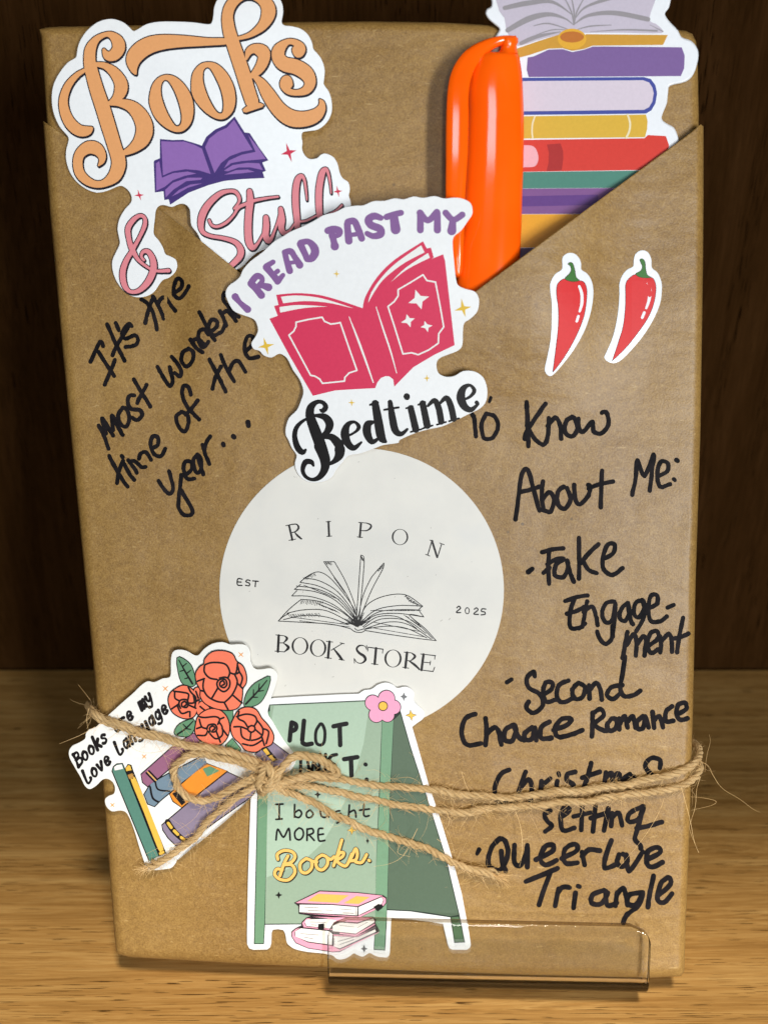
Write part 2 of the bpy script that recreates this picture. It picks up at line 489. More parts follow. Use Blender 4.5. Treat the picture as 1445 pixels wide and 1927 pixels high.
pk = PX('81,218 81,227 105,243 129,260 220,328 297,390 372,449 450,512 560,600 640,668 687,704 740,664 820,604 900,545 1010,463 1110,389 1220,308 1300,249 1318,234 1323,238 1323,365 1322,500 1317,820 1308,1100 1303,1351 1297,1553 1289,1754 1287,1826 1281,1837 1223,1840 1000,1835 800,1828 480,1815 245,1801 224,1796 219,1790 216,1760 195,1486 176,1246 150,980 120,674 95,400')
pk = [(p[0]+(3*noise.noise(Vector((p[0]*.013, 1, 4))) if 2 <= i <= 17 else 0), p[1]+(3*noise.noise(Vector((p[0]*.013, 8, 4))) if 2 <= i <= 17 else 0)) for i, p in enumerate(pk)]
soft = [not (1 <= i <= 18) for i in range(len(pk))]; soft[0] = True
wrap('pocket', pk, soft, bulge, TH-0.4, 0.8)

# ------------------------------------------------------------------ handwriting (marker ink on the pocket)
def write(zf, r, lines, jit=1.5):
    fs = []
    for ln in lines.split(';'):
        ln = ln.strip()
        if ln: fs += stroke(zf(ln), 1.14*r*zf.s, 4, jit=jit)
    return fs
verse = {
 'its': "185,725 212,665 250,590 270,618; 237,655 290,740 345,822; 350,712 320,790 280,880; 297,470 340,570 385,660 415,718; 465,485 440,470 398,530 420,570 480,545 507,570 490,612 422,625; 440,490 390,570 355,630 335,680; 355,462 368,490 376,512",
 'the': "530,300 570,330 612,400 634,505; 612,285 588,345 568,410 556,462; 608,280 645,345 682,432; 642,340 658,302 692,288 722,330 760,380; 755,255 800,222 805,178 775,160 752,205 752,270 790,295 832,250 850,210",
 'most': "240,1160 275,1225 305,1318; 290,1215 262,1112 300,1165 338,1228; 338,1190 330,1090 368,1160 402,1225; 402,1040 372,1090 388,1150 428,1165 448,1110 430,1050 402,1038; 482,955 450,955 436,1000 458,1045 520,1055 535,1090 500,1122 465,1105; 478,845 512,905 560,980 590,1030; 566,882 532,942 500,1008",
 'wonder': "640,760 675,825 722,890 742,850 722,762; 735,690 775,740 800,790 790,825 755,800; 850,640 812,660 802,720 838,758 878,715 880,660 850,635; 862,575 900,630 945,660; 895,625 880,585 912,570 948,600; 985,540 955,505 920,525 920,590 950,628 985,590; 922,388 960,460 1000,540 1030,580; 1000,520 1040,490 1042,450 1005,440 985,500 1020,545 1075,520 1095,480; 1062,382 1085,425 1105,480; 1080,400 1110,380 1145,412 1172,448; 1092,255 1085,300 1115,345 1150,390 1190,420",
 'time': "310,1365 350,1440 402,1530 436,1575; 404,1400 375,1475 365,1550; 412,1420 450,1490 480,1528; 396,1366 402,1374; 440,1395 475,1440 500,1480; 450,1410 482,1400 530,1440 558,1440; 512,1385 525,1350 560,1340 595,1392; 605,1312 642,1290 642,1240 605,1235 592,1295 618,1355 665,1365 692,1315",
 'of': "800,1068 765,1100 785,1170 825,1200 850,1140 840,1085 800,1065; 865,950 850,900 815,890 808,950 840,1030 885,1080 922,1118; 912,988 870,1042 832,1085",
 'the_': "992,710 1030,785 1070,860 1102,930; 1070,760 1032,830 1012,910; 1068,680 1105,765 1160,860; 1125,790 1150,735 1190,722 1236,795; 1240,650 1285,605 1282,552 1245,560 1230,640 1260,700 1325,690",
 'year': "645,1535 690,1600 725,1622 745,1580 718,1470; 800,1495 795,1560 785,1640 782,1710 815,1765 868,1765 872,1725 800,1600; 822,1500 868,1460 870,1412 832,1402 815,1450 840,1520 890,1520; 905,1360 882,1400 900,1475 932,1465 935,1390 908,1355 930,1430 950,1490; 945,1290 962,1350 992,1420; 955,1335 970,1275 998,1232",
 'dots': "1084,1282,17 1088,1292,17; 1153,1232,17 1160,1238,16; 1253,1135,18 1257,1160,17"}
for kx, ln in verse.items():
    sheet('handwriting', write(K, 12.5, ln), M_INK, book, POCKET, 0.05)
right_ = [
 (M, 11, "190,85,11 182,108,10; 85,180 95,195; 95,190 100,240 106,305; 165,175 138,235 150,312 200,312 232,250 212,192 170,178"),
 (M, 11.5, "393,110 398,230 402,362; 500,120 450,190 392,280 382,320; 395,242 440,320 485,352 505,335; 520,200 516,270 506,338; 512,245 555,198 582,240 588,318; 652,195 616,220 610,280 650,305 682,260 662,200; 685,205 690,262 715,278 765,222 772,275 815,288 855,240 850,180 832,165 818,172"),
 (M, 11.5, "330,775 345,660 365,520 400,495 430,600 465,725; 350,622 420,605 465,590; 485,560 478,640 488,720; 482,665 520,620 548,660 530,730 485,722; 602,590 570,620 570,690 610,715 642,660 622,598; 662,580 668,660 695,690 742,640 752,590 742,580; 820,500 815,600 812,705; 745,600 800,578 882,560"),
 (M, 11, "990,635 1010,540 1020,440 1060,530 1112,408 1102,510 1090,612; 1140,530 1190,500 1190,455 1150,450 1133,520 1148,590 1205,575; 1240,438,14 1246,444,13; 1227,548,12 1232,554,11"),
 (M, 11.5, "402,1072,16 425,1055,13; 520,1140 515,1040 522,955; 480,962 540,945 600,940; 488,1078 520,1050; 510,1030 560,1000 602,998; 600,1005 560,1030 552,1090 600,1102 628,1050 622,1010 640,1080 660,1128; 690,880 690,990 690,1110; 800,915 750,962 700,1022; 712,1012 742,1060 790,1080; 822,1000 880,970 892,920 852,918 825,990 830,1060 880,1090 936,1050"),
 (M, 11, "610,1238 680,1215 738,1205; 665,1225 640,1290 640,1385 690,1390 725,1365; 620,1310 680,1292 720,1270; 735,1240 722,1310 708,1385; 715,1300 762,1268 785,1320 795,1375; 890,1240 842,1250 820,1310 842,1360 880,1340 895,1250 890,1340 880,1440; 960,1250 930,1280 918,1330 950,1350 975,1300 965,1250 980,1340 995,1370; 1048,1230 1010,1250 1000,1310 1030,1330 1060,1270 1048,1232 1060,1320 1012,1410; 1080,1282 1132,1250 1130,1205 1095,1210 1082,1280 1095,1350 1150,1352 1186,1325; 1190,1275 1225,1260"),
 (Nz, 9, "745,235 742,290 715,315 690,295 675,260; 812,260 800,330 790,378; 808,320 838,272 852,300 850,368; 853,320 882,282 895,300 888,368; 905,325 950,290 945,258 915,268 902,320 918,355 950,340; 958,280 963,320 960,352; 963,305 998,270 1010,300 1012,350; 1062,198 1045,280 1035,352; 1010,292 1050,285 1086,268"),
 (Nz, 9.5, "270,487,10 292,475,9; 396,462 390,440 360,470 370,512 420,542 432,590 392,625 358,602 368,575; 430,545 470,520 475,490 445,490 433,540 450,575 490,565; 548,480 505,500 495,552 520,578 565,560; 592,490 565,520 575,560 610,555 622,510 592,490; 640,500 642,560; 642,522 672,490 690,520 697,565; 788,500 740,510 720,545 750,562 785,530; 802,372 790,450 780,520 800,550 840,545 870,525"),
 (Nz, 10, "128,630 85,650 68,710 90,768 155,762; 175,650 180,710 175,768; 178,722 215,690 235,712 246,768; 302,680 265,700 260,745 295,750 312,700 302,680 322,730 348,748; 385,690 352,715 355,745 385,740 396,692 402,748; 462,665 425,690 425,738 470,738; 480,702 540,680 560,652 520,652 488,690 500,732 560,722 610,702"),
 (Nz, 9.5, "655,625 655,680 653,730; 655,628 690,608 706,635 665,675 700,702 722,706; 742,650 720,680 735,706 762,690 762,655 742,650; 775,650 776,700; 780,672 800,640 812,690; 815,662 836,640 848,692; 882,640 855,665 860,697 885,688 892,640 908,690; 925,622 932,692; 930,662 955,640 972,690; 1012,595 985,620 985,662 1018,660; 1035,632 1076,608 1070,580 1040,590 1033,632 1050,656 1082,650"),
 (O, 10, "242,170 202,190 176,250 182,312 225,322; 318,180 292,250 280,300; 288,262 330,215 346,250 340,312; 392,222 386,290; 390,245 432,210; 465,222 456,270; 470,186,10 474,194,10; 548,180 512,190 512,220 540,240 518,272; 622,138 606,200 582,262; 580,207 662,180; 690,182 685,232; 690,205 716,185 722,232; 725,205 750,185 756,226; 802,190 775,210 790,226 818,200 828,222; 940,162 942,125 902,115 872,150 900,190 930,202"),
 (O, 10, "432,360 405,378 420,410 440,430 408,457; 480,392 520,360 502,340 480,380 490,450 545,440; 580,342 576,450; 540,387 622,368; 642,335 630,456; 620,395 690,372; 702,350 682,452; 720,372 715,432; 720,392 750,370 766,428; 862,340 802,370 795,410 840,400 866,340 842,430 825,490 850,520 852,535; 832,442 900,428 950,412"),
 (O, 10.5, "102,540,12 92,560,10; 198,490 160,530 145,610 200,635 236,560 222,500 198,490; 205,548 210,600 225,640; 265,520 266,600 295,612 320,560 326,520 326,622; 365,587 440,550 446,520 410,525 385,580 410,612 462,590; 485,582 556,545 546,515 500,540 500,602 558,602; 580,552 592,612; 580,572 610,542 662,545; 716,498 690,570 685,626 732,612; 752,564 742,600 762,620 786,604 788,576 770,562; 785,565 798,640 862,550; 880,587 942,555 930,530 885,550 880,602 905,622 952,600"),
 (O, 10.5, "318,690 400,655 466,628; 432,648 405,720 380,797; 470,722 455,802; 465,742 490,715 522,717; 550,742 540,812; 562,710,11 568,714,11; 682,730 630,750 625,790 670,792 700,742; 690,735 697,800 742,788; 742,740 735,802; 740,752 770,720 785,760 792,797; 862,740 802,750 790,790 830,797 862,740 842,800 790,842 770,880; 912,662 895,740 885,808; 935,752 990,702 980,670 945,700 930,770 960,787 998,745"),
]
for zf, r, ln in right_:
    sheet('handwriting', write(zf, r, ln), M_INK, book, POCKET, 0.05)

# ------------------------------------------------------------------ stickers
GROOVY = {
 'B': "0.08,0 0.11,0.5 0.06,1; 0.06,0.97 0.42,0.93 0.46,0.66 0.12,0.54; 0.12,0.53 0.52,0.45 0.54,0.1 0.08,0.03",
 'o': "0.28,0.62 0.09,0.5 0.07,0.2 0.25,0.02 0.45,0.15 0.47,0.45 0.28,0.62",
 'k': "0.08,0 0.08,1; 0.45,0.62 0.12,0.3; 0.2,0.36 0.48,0.02",
 's': "0.42,0.52 0.22,0.62 0.1,0.47 0.34,0.3 0.4,0.12 0.2,0.02 0.05,0.1",
 'a': "0.42,0.5 0.2,0.6 0.06,0.3 0.2,0.03 0.42,0.2; 0.45,0.6 0.47,0.03",
 'r': "0.1,0 0.1,0.6; 0.1,0.42 0.26,0.6 0.44,0.52",
 'e': "0.1,0.32 0.45,0.38 0.4,0.57 0.22,0.62 0.07,0.4 0.12,0.1 0.3,0.02 0.46,0.12",
 'm': "0.05,0 0.05,0.6; 0.05,0.45 0.2,0.62 0.29,0.5 0.29,0; 0.29,0.45 0.44,0.62 0.54,0.5 0.55,0",
 'y': "0.06,0.6 0.12,0.25 0.28,0.15 0.42,0.28; 0.46,0.6 0.44,0.1 0.3,-0.27 0.06,-0.2",
 'L': "0.08,1 0.08,0.05 0.44,0.05 0.49,0.2", 'v': "0.04,0.6 0.24,0.03 0.46,0.6",
 'n': "0.08,0 0.08,0.6; 0.08,0.42 0.26,0.62 0.42,0.5 0.43,0",
 'g': "0.42,0.5 0.2,0.6 0.06,0.3 0.2,0.05 0.42,0.2; 0.46,0.6 0.46,-0.08 0.28,-0.28 0.06,-0.2",
 'u': "0.07,0.6 0.1,0.12 0.25,0.02 0.42,0.16; 0.45,0.6 0.46,0.02", ' ': ""}
def groovy(txt, o, bx, up, adv, r):
    fs = []
    for i, ch in enumerate(txt):
        for ln in GROOVY[ch].split(';'):
            q = [[float(t) for t in p.split(',')] for p in ln.split()]
            if not q: continue
            m = len(q)-1
            pts = [(o[0]+bx[0]*adv*(i+a*1.45)+up[0]*b, o[1]+bx[1]*adv*(i+a*1.45)+up[1]*b, r*(1.12-0.4*math.sin(math.pi*j/m))) for j, (a, b) in enumerate(q)]
            fs += stroke(pts, n=4)
    return fs
def outlined(root, name, strokes, zf, fillm, edgem, surf, off, grow=1.7, drop=(1.2, 2.1)):
    """lettering with a thin dark outline and a drop edge"""
    dk = []; li = []
    for ln in strokes:
        p = zf(ln) if isinstance(ln, str) else ln
        dk += stroke(p, grow=grow) + stroke(p, grow=grow, shift=drop); li += stroke(p)
    o = sheet(name, dk, edgem, root, surf, off)
    sheet('letter_face', li, fillm, o, surf, off+0.035)
    return o

# --- books and stuff sticker
S1 = Tilt((150, 200, 2.1), (600, 200, 2.0), (330, 500, 2.0))
st = thing('sticker', 'large white die-cut sticker with orange and pink lettering and an open purple book', 'sticker', S1.pt(380, 500), 'stickers tucked in or stuck on the parcel')
out = (A("305,380 320,300 370,215 450,150 540,128 620,150 665,185 692,210 720,200 780,165 870,147 1000,147 1100,152 1200,165 1225,150 1235,100 1240,50")
 + B("400,-12 450,-70 530,-100 640,-105 740,-75 800,-35 833,20 842,70 838,110 832,150 850,172 900,178 960,195 1010,235 1038,290 1048,335 1080,370 1110,420 1124,480 1120,540 1119,575 1150,620 1170,680 1172,760 1140,830 1080,880 1010,892 975,900 967,930 974,970 970,1010 985,1050 1020,1080 1070,1075 1095,1053 1130,1043 1180,1065 1210,1110 1225,1170 1245,1210 1285,1240 1295,1290 1288,1330 1300,1370 1300,1420")
 + PX("655,398 638,420 600,440 540,452 501,468 478,480 452,505 425,508 396,490 378,452") + Cz("690,680 652,630 645,570 640,520 612,488 570,484 520,504 470,492 435,496 412,525 405,580 398,640 398,690 430,730 460,780 475,822 510,840 545,860 557,905 540,950 500,985 460,1000 435,1030 400,1080 350,1110 280,1118 210,1090 150,1020 118,940 115,870 140,810 165,755 160,710 150,650 165,580 200,520 240,475 246,440 230,400 195,368 160,362 100,387 50,403 0,408")
 + A("440,1310 380,1290 310,1240 260,1170 235,1090 235,1020 250,960 245,925 190,860 150,770 137,680 145,590 180,510 240,430 290,398"))
card('card', shape(out, 3), M_CARD, st, S1, 0.38)
orange_ = ink(228, 160, 100)
bk = [(A, "492,340,11 515,378,28 558,375,38 592,330,42 585,280,40 545,240,24 500,235,16 440,268,23 402,330,36 395,400,39 402,460,42 440,600,46 480,720,48 520,850,48 560,980,46 590,1080,47 588,1140,47 560,1200,42 500,1243,26 440,1253,23 380,1230,28 330,1180,32 314,1110,32 330,1045,34 385,1003,42 440,1010,42 475,1050,30 478,1092,20 457,1124,6"),
 (A, "440,437,15 500,448,22 560,490,34 605,560,43 605,620,42 575,670,28 530,700,13 495,712,7"),
 (A, "530,705,11 600,700,25 680,725,40 740,790,52 768,870,57 750,945,52 700,1000,35 640,1035,20 600,1050,12"),
 (A, "372,472,12 310,510,18 250,580,25 218,670,29 225,755,33 262,835,38 320,885,38 375,890,32 406,872,12"),
 (B, "540,260,12 620,235,18 700,175,32 740,100,46 736,40,46 690,-10,35 620,-32,25 550,-20,28 490,30,36 465,100,37 470,180,41 490,260,44 530,380,46 570,500,47 600,600,46 630,690,45"),
 (B, "592,400,8 610,350,24 650,330,32 700,350,45 712,390,40 690,450,35 650,500,25 620,520,15"),
 (B, "640,515,12 690,560,30 740,640,45 810,740,50 890,800,55 980,810,52 1060,785,45 1100,740,30 1105,700,18 1092,680,7"),
 (B, "935,302,7 917,335,14 945,360,32 960,325,33 925,290,22 870,285,20 815,335,40 810,390,44 850,435,48 930,455,50 1000,500,48 1025,560,38 1000,610,30 940,630,20 880,620,22 850,580,30 865,545,33 885,575,22 875,600,8")]
big = [zf(t) for zf, t in bk]
dark_ = ink(24, 14, 28)
def ellipse_letter(outer, inner, zf): return shape(zf(outer), 4), shape(zf(inner), 4)
o1, h1 = ellipse_letter("800,670 820,580 865,525 925,508 990,530 1050,590 1090,670 1100,760 1080,840 1030,890 970,895 900,860 840,800 808,730", "880,600 890,560 910,545 935,560 970,620 1000,700 1018,780 1015,835 995,857 970,845 930,780 900,710 883,650", A)
o2, h2 = ellipse_letter("1085,590 1095,500 1140,440 1195,422 1260,435 1325,495 1370,580 1385,670 1370,750 1320,803 1260,808 1190,770 1130,710 1095,650", "1165,520 1170,480 1190,460 1215,470 1250,530 1285,610 1302,690 1300,750 1285,770 1255,755 1215,690 1185,620 1168,560", A)
swash = shape(A("712,507 680,490 650,440 645,390 665,340 720,285 800,248 900,236 1050,243 1200,258 1330,262 1330,299 1200,310 1000,322 880,340 800,370 740,420 718,465"), 4)
foot = B("566,745 588,726 640,700 690,700 712,712 700,728 640,748 590,765 572,760")
def sh(p, d): return [(a+d[0], b+d[1]) for a, b, *_ in p]
dk = []; li = []
for p in big: dk += stroke(p, grow=2.0)+stroke(p, grow=2.0, shift=(1.2, 2.3)); li += stroke(p)
hol_d = [inset(h1, 1.2), inset(h2, 1.2)]
for p in (swash, foot): dk += [inset(p, -2.0), sh(inset(p, -2.0), (1.2, 2.3))]; li.append(p)
le = sheet('lettering', dk, dark_, st, S1, 0.42)
sheet('letter_face', li, orange_, le, S1, 0.46)
for oo, hh in ((o1, h1), (o2, h2)):
    le = sheet('lettering', [inset(oo, -2.0), sh(inset(oo, -2.0), (1.2, 2.3))], dark_, st, S1, 0.42, [inset(hh, 2.1)])
    sheet('letter_face', [oo], orange_, le, S1, 0.46, [inset(hh, -0.4)])
pb = sheet('printed_book', [B("5,945 90,952 160,950 230,970 290,990 320,930 380,880 450,850 512,792 580,900 615,905 680,1005 742,1090 700,1105 725,1162 703,1170 715,1210 560,1218 440,1230 330,1260 200,1310 75,1392 65,1355 35,1360 30,1300 -29,1308 -37,1100 -30,1090 5,1076")], ink(62, 38, 110), st, S1, 0.42)
pur = ink(142, 100, 170)
sheet('page', [B("14,960 90,964 170,962 240,985 290,1010 350,1183 270,1158 180,1150 90,1165 26,1193"), B("312,1000 340,942 400,895 460,868 508,814 634,1018 560,1032 480,1062 420,1108 376,1176"),
  A("845,1110 868,1095 886,1208 960,1177 1060,1166 1120,1180 1040,1195 960,1225 905,1270 848,1296"), A("907,1292 960,1242 1060,1208 1160,1208 1150,1222 1050,1232 960,1292 912,1342"), A("952,1336 1000,1292 1080,1254 1160,1246 1060,1277 990,1318"),
  B("604,918 670,1002 724,1080 560,1095 490,1108 440,1145 472,1092 560,1052 655,1032"), B("440,1160 500,1122 600,1107 680,1110 704,1156 620,1138 540,1138 465,1165"), B("440,1188 520,1157 600,1152 648,1168 560,1178")], pur, pb, S1, 0.46)
redst = ink(205, 40, 70)
for zf, t in ((B, "862,970 932,1022 900,1102 826,1050"), (A, "722,1288 764,1325 744,1364 698,1330"), (B, "1205,1262 1244,1297 1222,1341 1181,1305")):
    sheet('printed_star', [star(zf(t), 0.24)], redst, st, S1, 0.42)
pink_ = ink(222, 132, 138)
outlined(st, 'lettering', ["300,950,18 340,915,22 390,860,25 395,800,25 350,745,19 260,715,15 150,695,14 90,660,18 78,590,25 98,510,28 150,430,25 230,360,20 300,338,14 355,345,15 385,390,13 380,430,10 345,478,9",
 "145,572,11 165,610,11 210,622,11 280,590,12 340,530,10 378,470,13 440,440,13 500,415,13 600,395,10 695,383,8", "467,340,21 472,420,27 460,520,28 455,640,28 462,740,28 490,790,22 530,760,11 575,680,8",
 "598,550,21 600,620,25 595,690,25 615,733,24 640,720,14 680,620,8 720,500,14", "716,480,18 725,560,25 720,630,24 745,675,18 790,650,9 840,590,8 920,575,8 1000,535,8",
 "925,410,5 920,350,8 905,250,11 880,217,17 850,250,24 835,340,26 835,450,26 845,560,24 850,650,20", "1118,355,5 1110,270,8 1090,180,12 1068,165,18 1045,200,25 1025,300,26 1020,400,26 1025,510,24 1035,570,20", "1060,545,12 1150,500,9 1205,450,8"],
 D, pink_, dark_, S1, 0.42)
outlined(st, 'lettering', ["330,865,8 312,840,9 325,808,12 360,808,16 390,860,20 394,930,22 360,1010,22 300,1070,16 240,1080,12 200,1040,18 185,960,20 205,880,18 250,800,14 300,710,12 335,630,14 335,580,12 305,562,12 260,590,16 222,650,18 230,730,16 250,790,18 290,860,12 350,910,9 410,938,9 498,936,13"],
 Cz, pink_, dark_, S1, 0.42)

# --- the bookmark: a glossy stack of books
S2 = Tilt((1000, 100, 0.35), (1290, 100, 0.45), (1050, 480, 0.15))
bm_ = thing('book_stack_cutout', 'glossy cutout of a colourful book stack topped by an open book, behind the orange highlighter', 'cutout', S2.pt(1080, 520))
out = E("330,-20 332,30 310,45 302,70 320,100 355,130 372,150 350,185 330,240 345,330 380,500 400,700 420,1000 430,1300 500,1420 700,1430 900,1400 1080,1300 1160,1150 1220,950 1262,800 1275,725 1268,680 1250,642 1215,622 1190,600 1195,570 1215,520 1222,460 1232,432 1310,412 1350,372 1372,300 1370,250 1340,207 1290,187 1270,152 1230,110 1205,70 1225,40 1234,-10 1215,-60 1150,-110 950,-150 760,-110 560,-150 400,-110 340,-60")
card('card', shape(out, 3), M_GLOSS, bm_, S2, 0.80, 0.5, 3.6)
def g2(name, polys, col, off=0.84, parent=None, holes=(), rough=0.4): return sheet(name, polys, ink(*col, rough), parent or bm_, S2, off, holes)
ob = g2('open_book', [shape(E("350,-60 420,-85 560,-100 680,-70 745,-20 810,-70 930,-100 1080,-85 1170,-60 1150,20 1125,100 1160,120 1200,160 1150,168 1000,165 860,165 745,168 660,178 560,205 468,232 440,200 410,160 398,90 372,55"), 2)], (196, 186, 198), parent=bm_)
sk = []
for t in ("400,40,11 520,15,13 640,10,8 740,75,2", "415,152,12 520,95,15 620,72,11 700,92,5 745,125,2", "750,122,2 820,78,8 950,65,12 1120,97,12", "750,100,2 800,40,5 900,0,9 1010,-30,10", "545,130,2 620,118,4 720,148,2", "760,150,2 830,132,4 935,126,2", "738,0,3 748,60,4 748,125,2", "690,-30,2 735,60,4 746,125,2", "810,-30,2 762,60,4 750,125,2", "482,218,10 560,185,10 680,160,2", "1130,125,1 1195,158,3", "560,175,2 640,150,3 720,150,1", "1165,155,5 1000,150,4 830,160,1"):
    sk += stroke(E(t))
g2('page_shading', sk, (150, 144, 146), 0.875, ob)
cv = g2('book_cover', [E("460,245 560,210 670,175 690,210 740,222 785,210 808,172 1220,176 1196,226 900,229 842,230 800,246 740,256 690,242 620,245 520,278 465,292")], (205, 150, 48), 0.910, ob)
g2('book_spine', [ring(*E("738,196")[0], 72*E.s, 52*E.s)], (226, 168, 44), 0.940, cv); g2('book_spine', [ring(*E("738,186")[0], 60*E.s, 28*E.s)], (190, 110, 35), 0.975, cv)
g2('printed_book', [E("515,290 545,284 620,250 690,247 740,262 800,250 842,235 900,234 1290,238 1305,280 1302,345 1285,383 520,388 510,350")], (122, 92, 148))
bl = g2('printed_book', [E("380,392 1100,388 1135,398 1158,430 1166,470 1158,520 1138,555 1110,572 800,576 380,580")], (62, 72, 150))
g2('page_block', [E("380,409 1095,404 1125,415 1142,440 1149,470 1142,512 1125,540 1100,553 380,562")], (214, 200, 210), 0.875, bl)
ye = g2('printed_book', [E("380,587 1110,577 1118,610 1116,650 1105,691 380,699")], (216, 172, 52))
g2('spine_band', stroke(E("552,585 540,620 537,660 540,695"), 4*E.s), (235, 222, 180), 0.875, ye); g2('spine_band', stroke(E("1018,577 1030,620 1026,660 1010,695"), 5*E.s), (235, 222, 180), 0.875, ye)
re = g2('printed_book', [E("380,706 1103,696 1120,680 1210,685 1226,730 1215,840 1100,856 380,867")], (212, 52, 36))
g2('title_patch', [shape(E("400,735 500,731 545,738 565,770 568,808 550,838 500,842 400,844"), 3)], (236, 172, 178), 0.875, re)
g2('spine_band', [E("612,728 680,722 693,760 694,800 686,858 610,861 620,820 622,770")], (170, 32, 26), 0.875, re)
g2('printed_book', [E("380,868 1220,857 1180,945 380,949")], (72, 130, 112))
pu = g2('printed_book', [E("380,950 1150,946 1050,1076 380,1078")], (124, 78, 134))
g2('spine_band', [E("380,990 870,980 866,1032 380,1042")], (94, 52, 124), 0.875, pu)
g2('printed_book', [E("400,1079 1110,1077 1000,1242 410,1248")], (228, 158, 22)); g2('printed_book', [E("420,1250 980,1244 900,1380 430,1390")], (88, 54, 90))

# --- highlighter pen
class Off(Flat): pass
def tube_frames(path):
    out = []
    for i in range(len(path)):
        t = (path[min(i+1, len(path)-1)]-path[max(i-1, 0)]).normalized()
        out.append(t)
    return out
pen = thing('highlighter', 'glossy orange capped highlighter standing in the pocket with its clip on the left', 'highlighter', Flat(4.5).pt(915, 640))
mmpx = BOOK_W*1000/1231.0                       # millimetres per photo pixel, about
def loft(name, rows, mat, parent, nseg=56, power=1.95, cap=True):
    """rows of (x, y, half-width px, w centre mm, half-depth mm): rounded sections stacked along the pen"""
    vs = []; fs = []
    for x, y, hw, wc, hd in rows:
        for i in range(nseg):
            a = 2*math.pi*i/nseg; c, s = math.cos(a), math.sin(a)
            px = x + hw*math.copysign(abs(c)**(2/power), c); wz = wc + hd*math.copysign(abs(s)**(2/power), s)
            vs.append(Flat(wz).pt(px, y+0.03*(px-x)))
    for j in range(len(rows)-1):
        for i in range(nseg):
            a = j*nseg+i; b = j*nseg+(i+1) % nseg
            fs.append([a, b, b+nseg, a+nseg])
    if cap: fs.append(list(range(nseg))); fs.append(list(range(len(vs)-nseg, len(vs)))[::-1])
    o = mesh_obj(name, vs, fs, mat, parent, True)
    bm = bmesh.new(); bm.from_mesh(o.data); bmesh.ops.recalc_face_normals(bm, faces=bm.faces); bm.to_mesh(o.data); bm.free()
    o.data.set_sharp_from_angle(angle=math.radians(38))
    return o
def erow(t, k=1.0):
    out = []
    for tok in t.split():
        l, r, y, wc, hd = [float(q) for q in tok.split(',')]
        (a, b), (c, _) = E("%f,%f" % (l, y))[0], E("%f,%f" % (r, y))[0]
        out.append(((a+c)/2, b, (c-a)/2, wc, hd))
    return out
loft('pen_cap', erow("296,452,262,4.1,2.2 278,464,265,4.1,2.8 258,471,273,4.1,3.1 252,476,290,4.1,3.3 238,482,330,4.1,3.5 224,487,370,4.1,3.6 211,492,450,4.1,3.7 213,496,560,4.1,3.7 208,497,650,4.1,3.7 203,495,800,4.1,3.7 195,490,950,4,3.6 183,484,1150,3.9,3.5 171,476,1300,3.8,3.5 155,468,1440,3.8,3.4 148,460,1560,3.7,3.3"), M_ORANGE, pen)
loft('cap_top', erow("385,462,186,4.1,1.7 376,467,189,4.1,2.1 374,468,196,4.1,2.2 374,468,212,4.1,2.2 378,462,222,4.1,2.1 380,460,228,4.1,2.0 378,462,250,4.1,2.1 372,466,258,4.1,2.2 360,468,266,4.1,2.4"), M_ORANGE, pen)
def strap(name, cen, parent, mat, nseg=14):
    """a moulded clip: rounded flat section swept along (x, y, half-width, w, half-thickness)"""
    q = spline(cen, False, 8); vs = []; fs = []
    pts = [Flat(p[3]).pt(p[0], p[1]) for p in q]
    for i, p in enumerate(q):
        a, b = pts[max(i-1, 0)], pts[min(i+1, len(q)-1)]
        t = (b-a).normalized(); side = t.cross(N).normalized(); nn = side.cross(t)
        for k in range(nseg):
            an = 2*math.pi*k/nseg; c, s = math.cos(an), math.sin(an)
            u = p[2]*mmpx*1e-3*math.copysign(abs(c)**0.75, c); v = p[4]*0.85e-3*math.copysign(abs(s)**0.8, s)
            vs.append(pts[i]+side*u+nn*v)
    for j in range(len(q)-1):
        for i in range(nseg):
            a = j*nseg+i; b = j*nseg+(i+1) % nseg; fs.append([a, b, b+nseg, a+nseg])
    fs.append(list(range(nseg))); fs.append(list(range(len(vs)-nseg, len(vs)))[::-1])
    o = mesh_obj(name, vs, fs, mat, parent, True)
    bm = bmesh.new(); bm.from_mesh(o.data); bmesh.ops.recalc_face_normals(bm, faces=bm.faces); bm.to_mesh(o.data); bm.free()
    o.data.set_sharp_from_angle(angle=math.radians(38))
    return o
cl = []
for x, y, hw, wz, ht in ((452, 203, 18, 4.3, 1.5), (385, 205, 20, 4.7, 1.5), (310, 232, 30, 5.3, 1.4), (235, 288, 44, 6.2, 1.3), (185, 370, 52, 7.0, 1.3), (165, 470, 54, 7.5, 1.3), (161, 620, 56, 7.7, 1.3), (158, 800, 55, 7.7, 1.3), (152, 980, 50, 7.4, 1.3), (155, 1150, 42, 7.0, 1.3), (160, 1280, 32, 6.6, 1.3), (162, 1360, 24, 6.2, 1.2), (163, 1392, 10, 6.5, 0.8)):
    a = E("%f,%f" % (x, y))[0]; cl.append((a[0], a[1], hw*E.s, wz, ht))
strap('pen_clip', cl, pen, M_ORANGE)

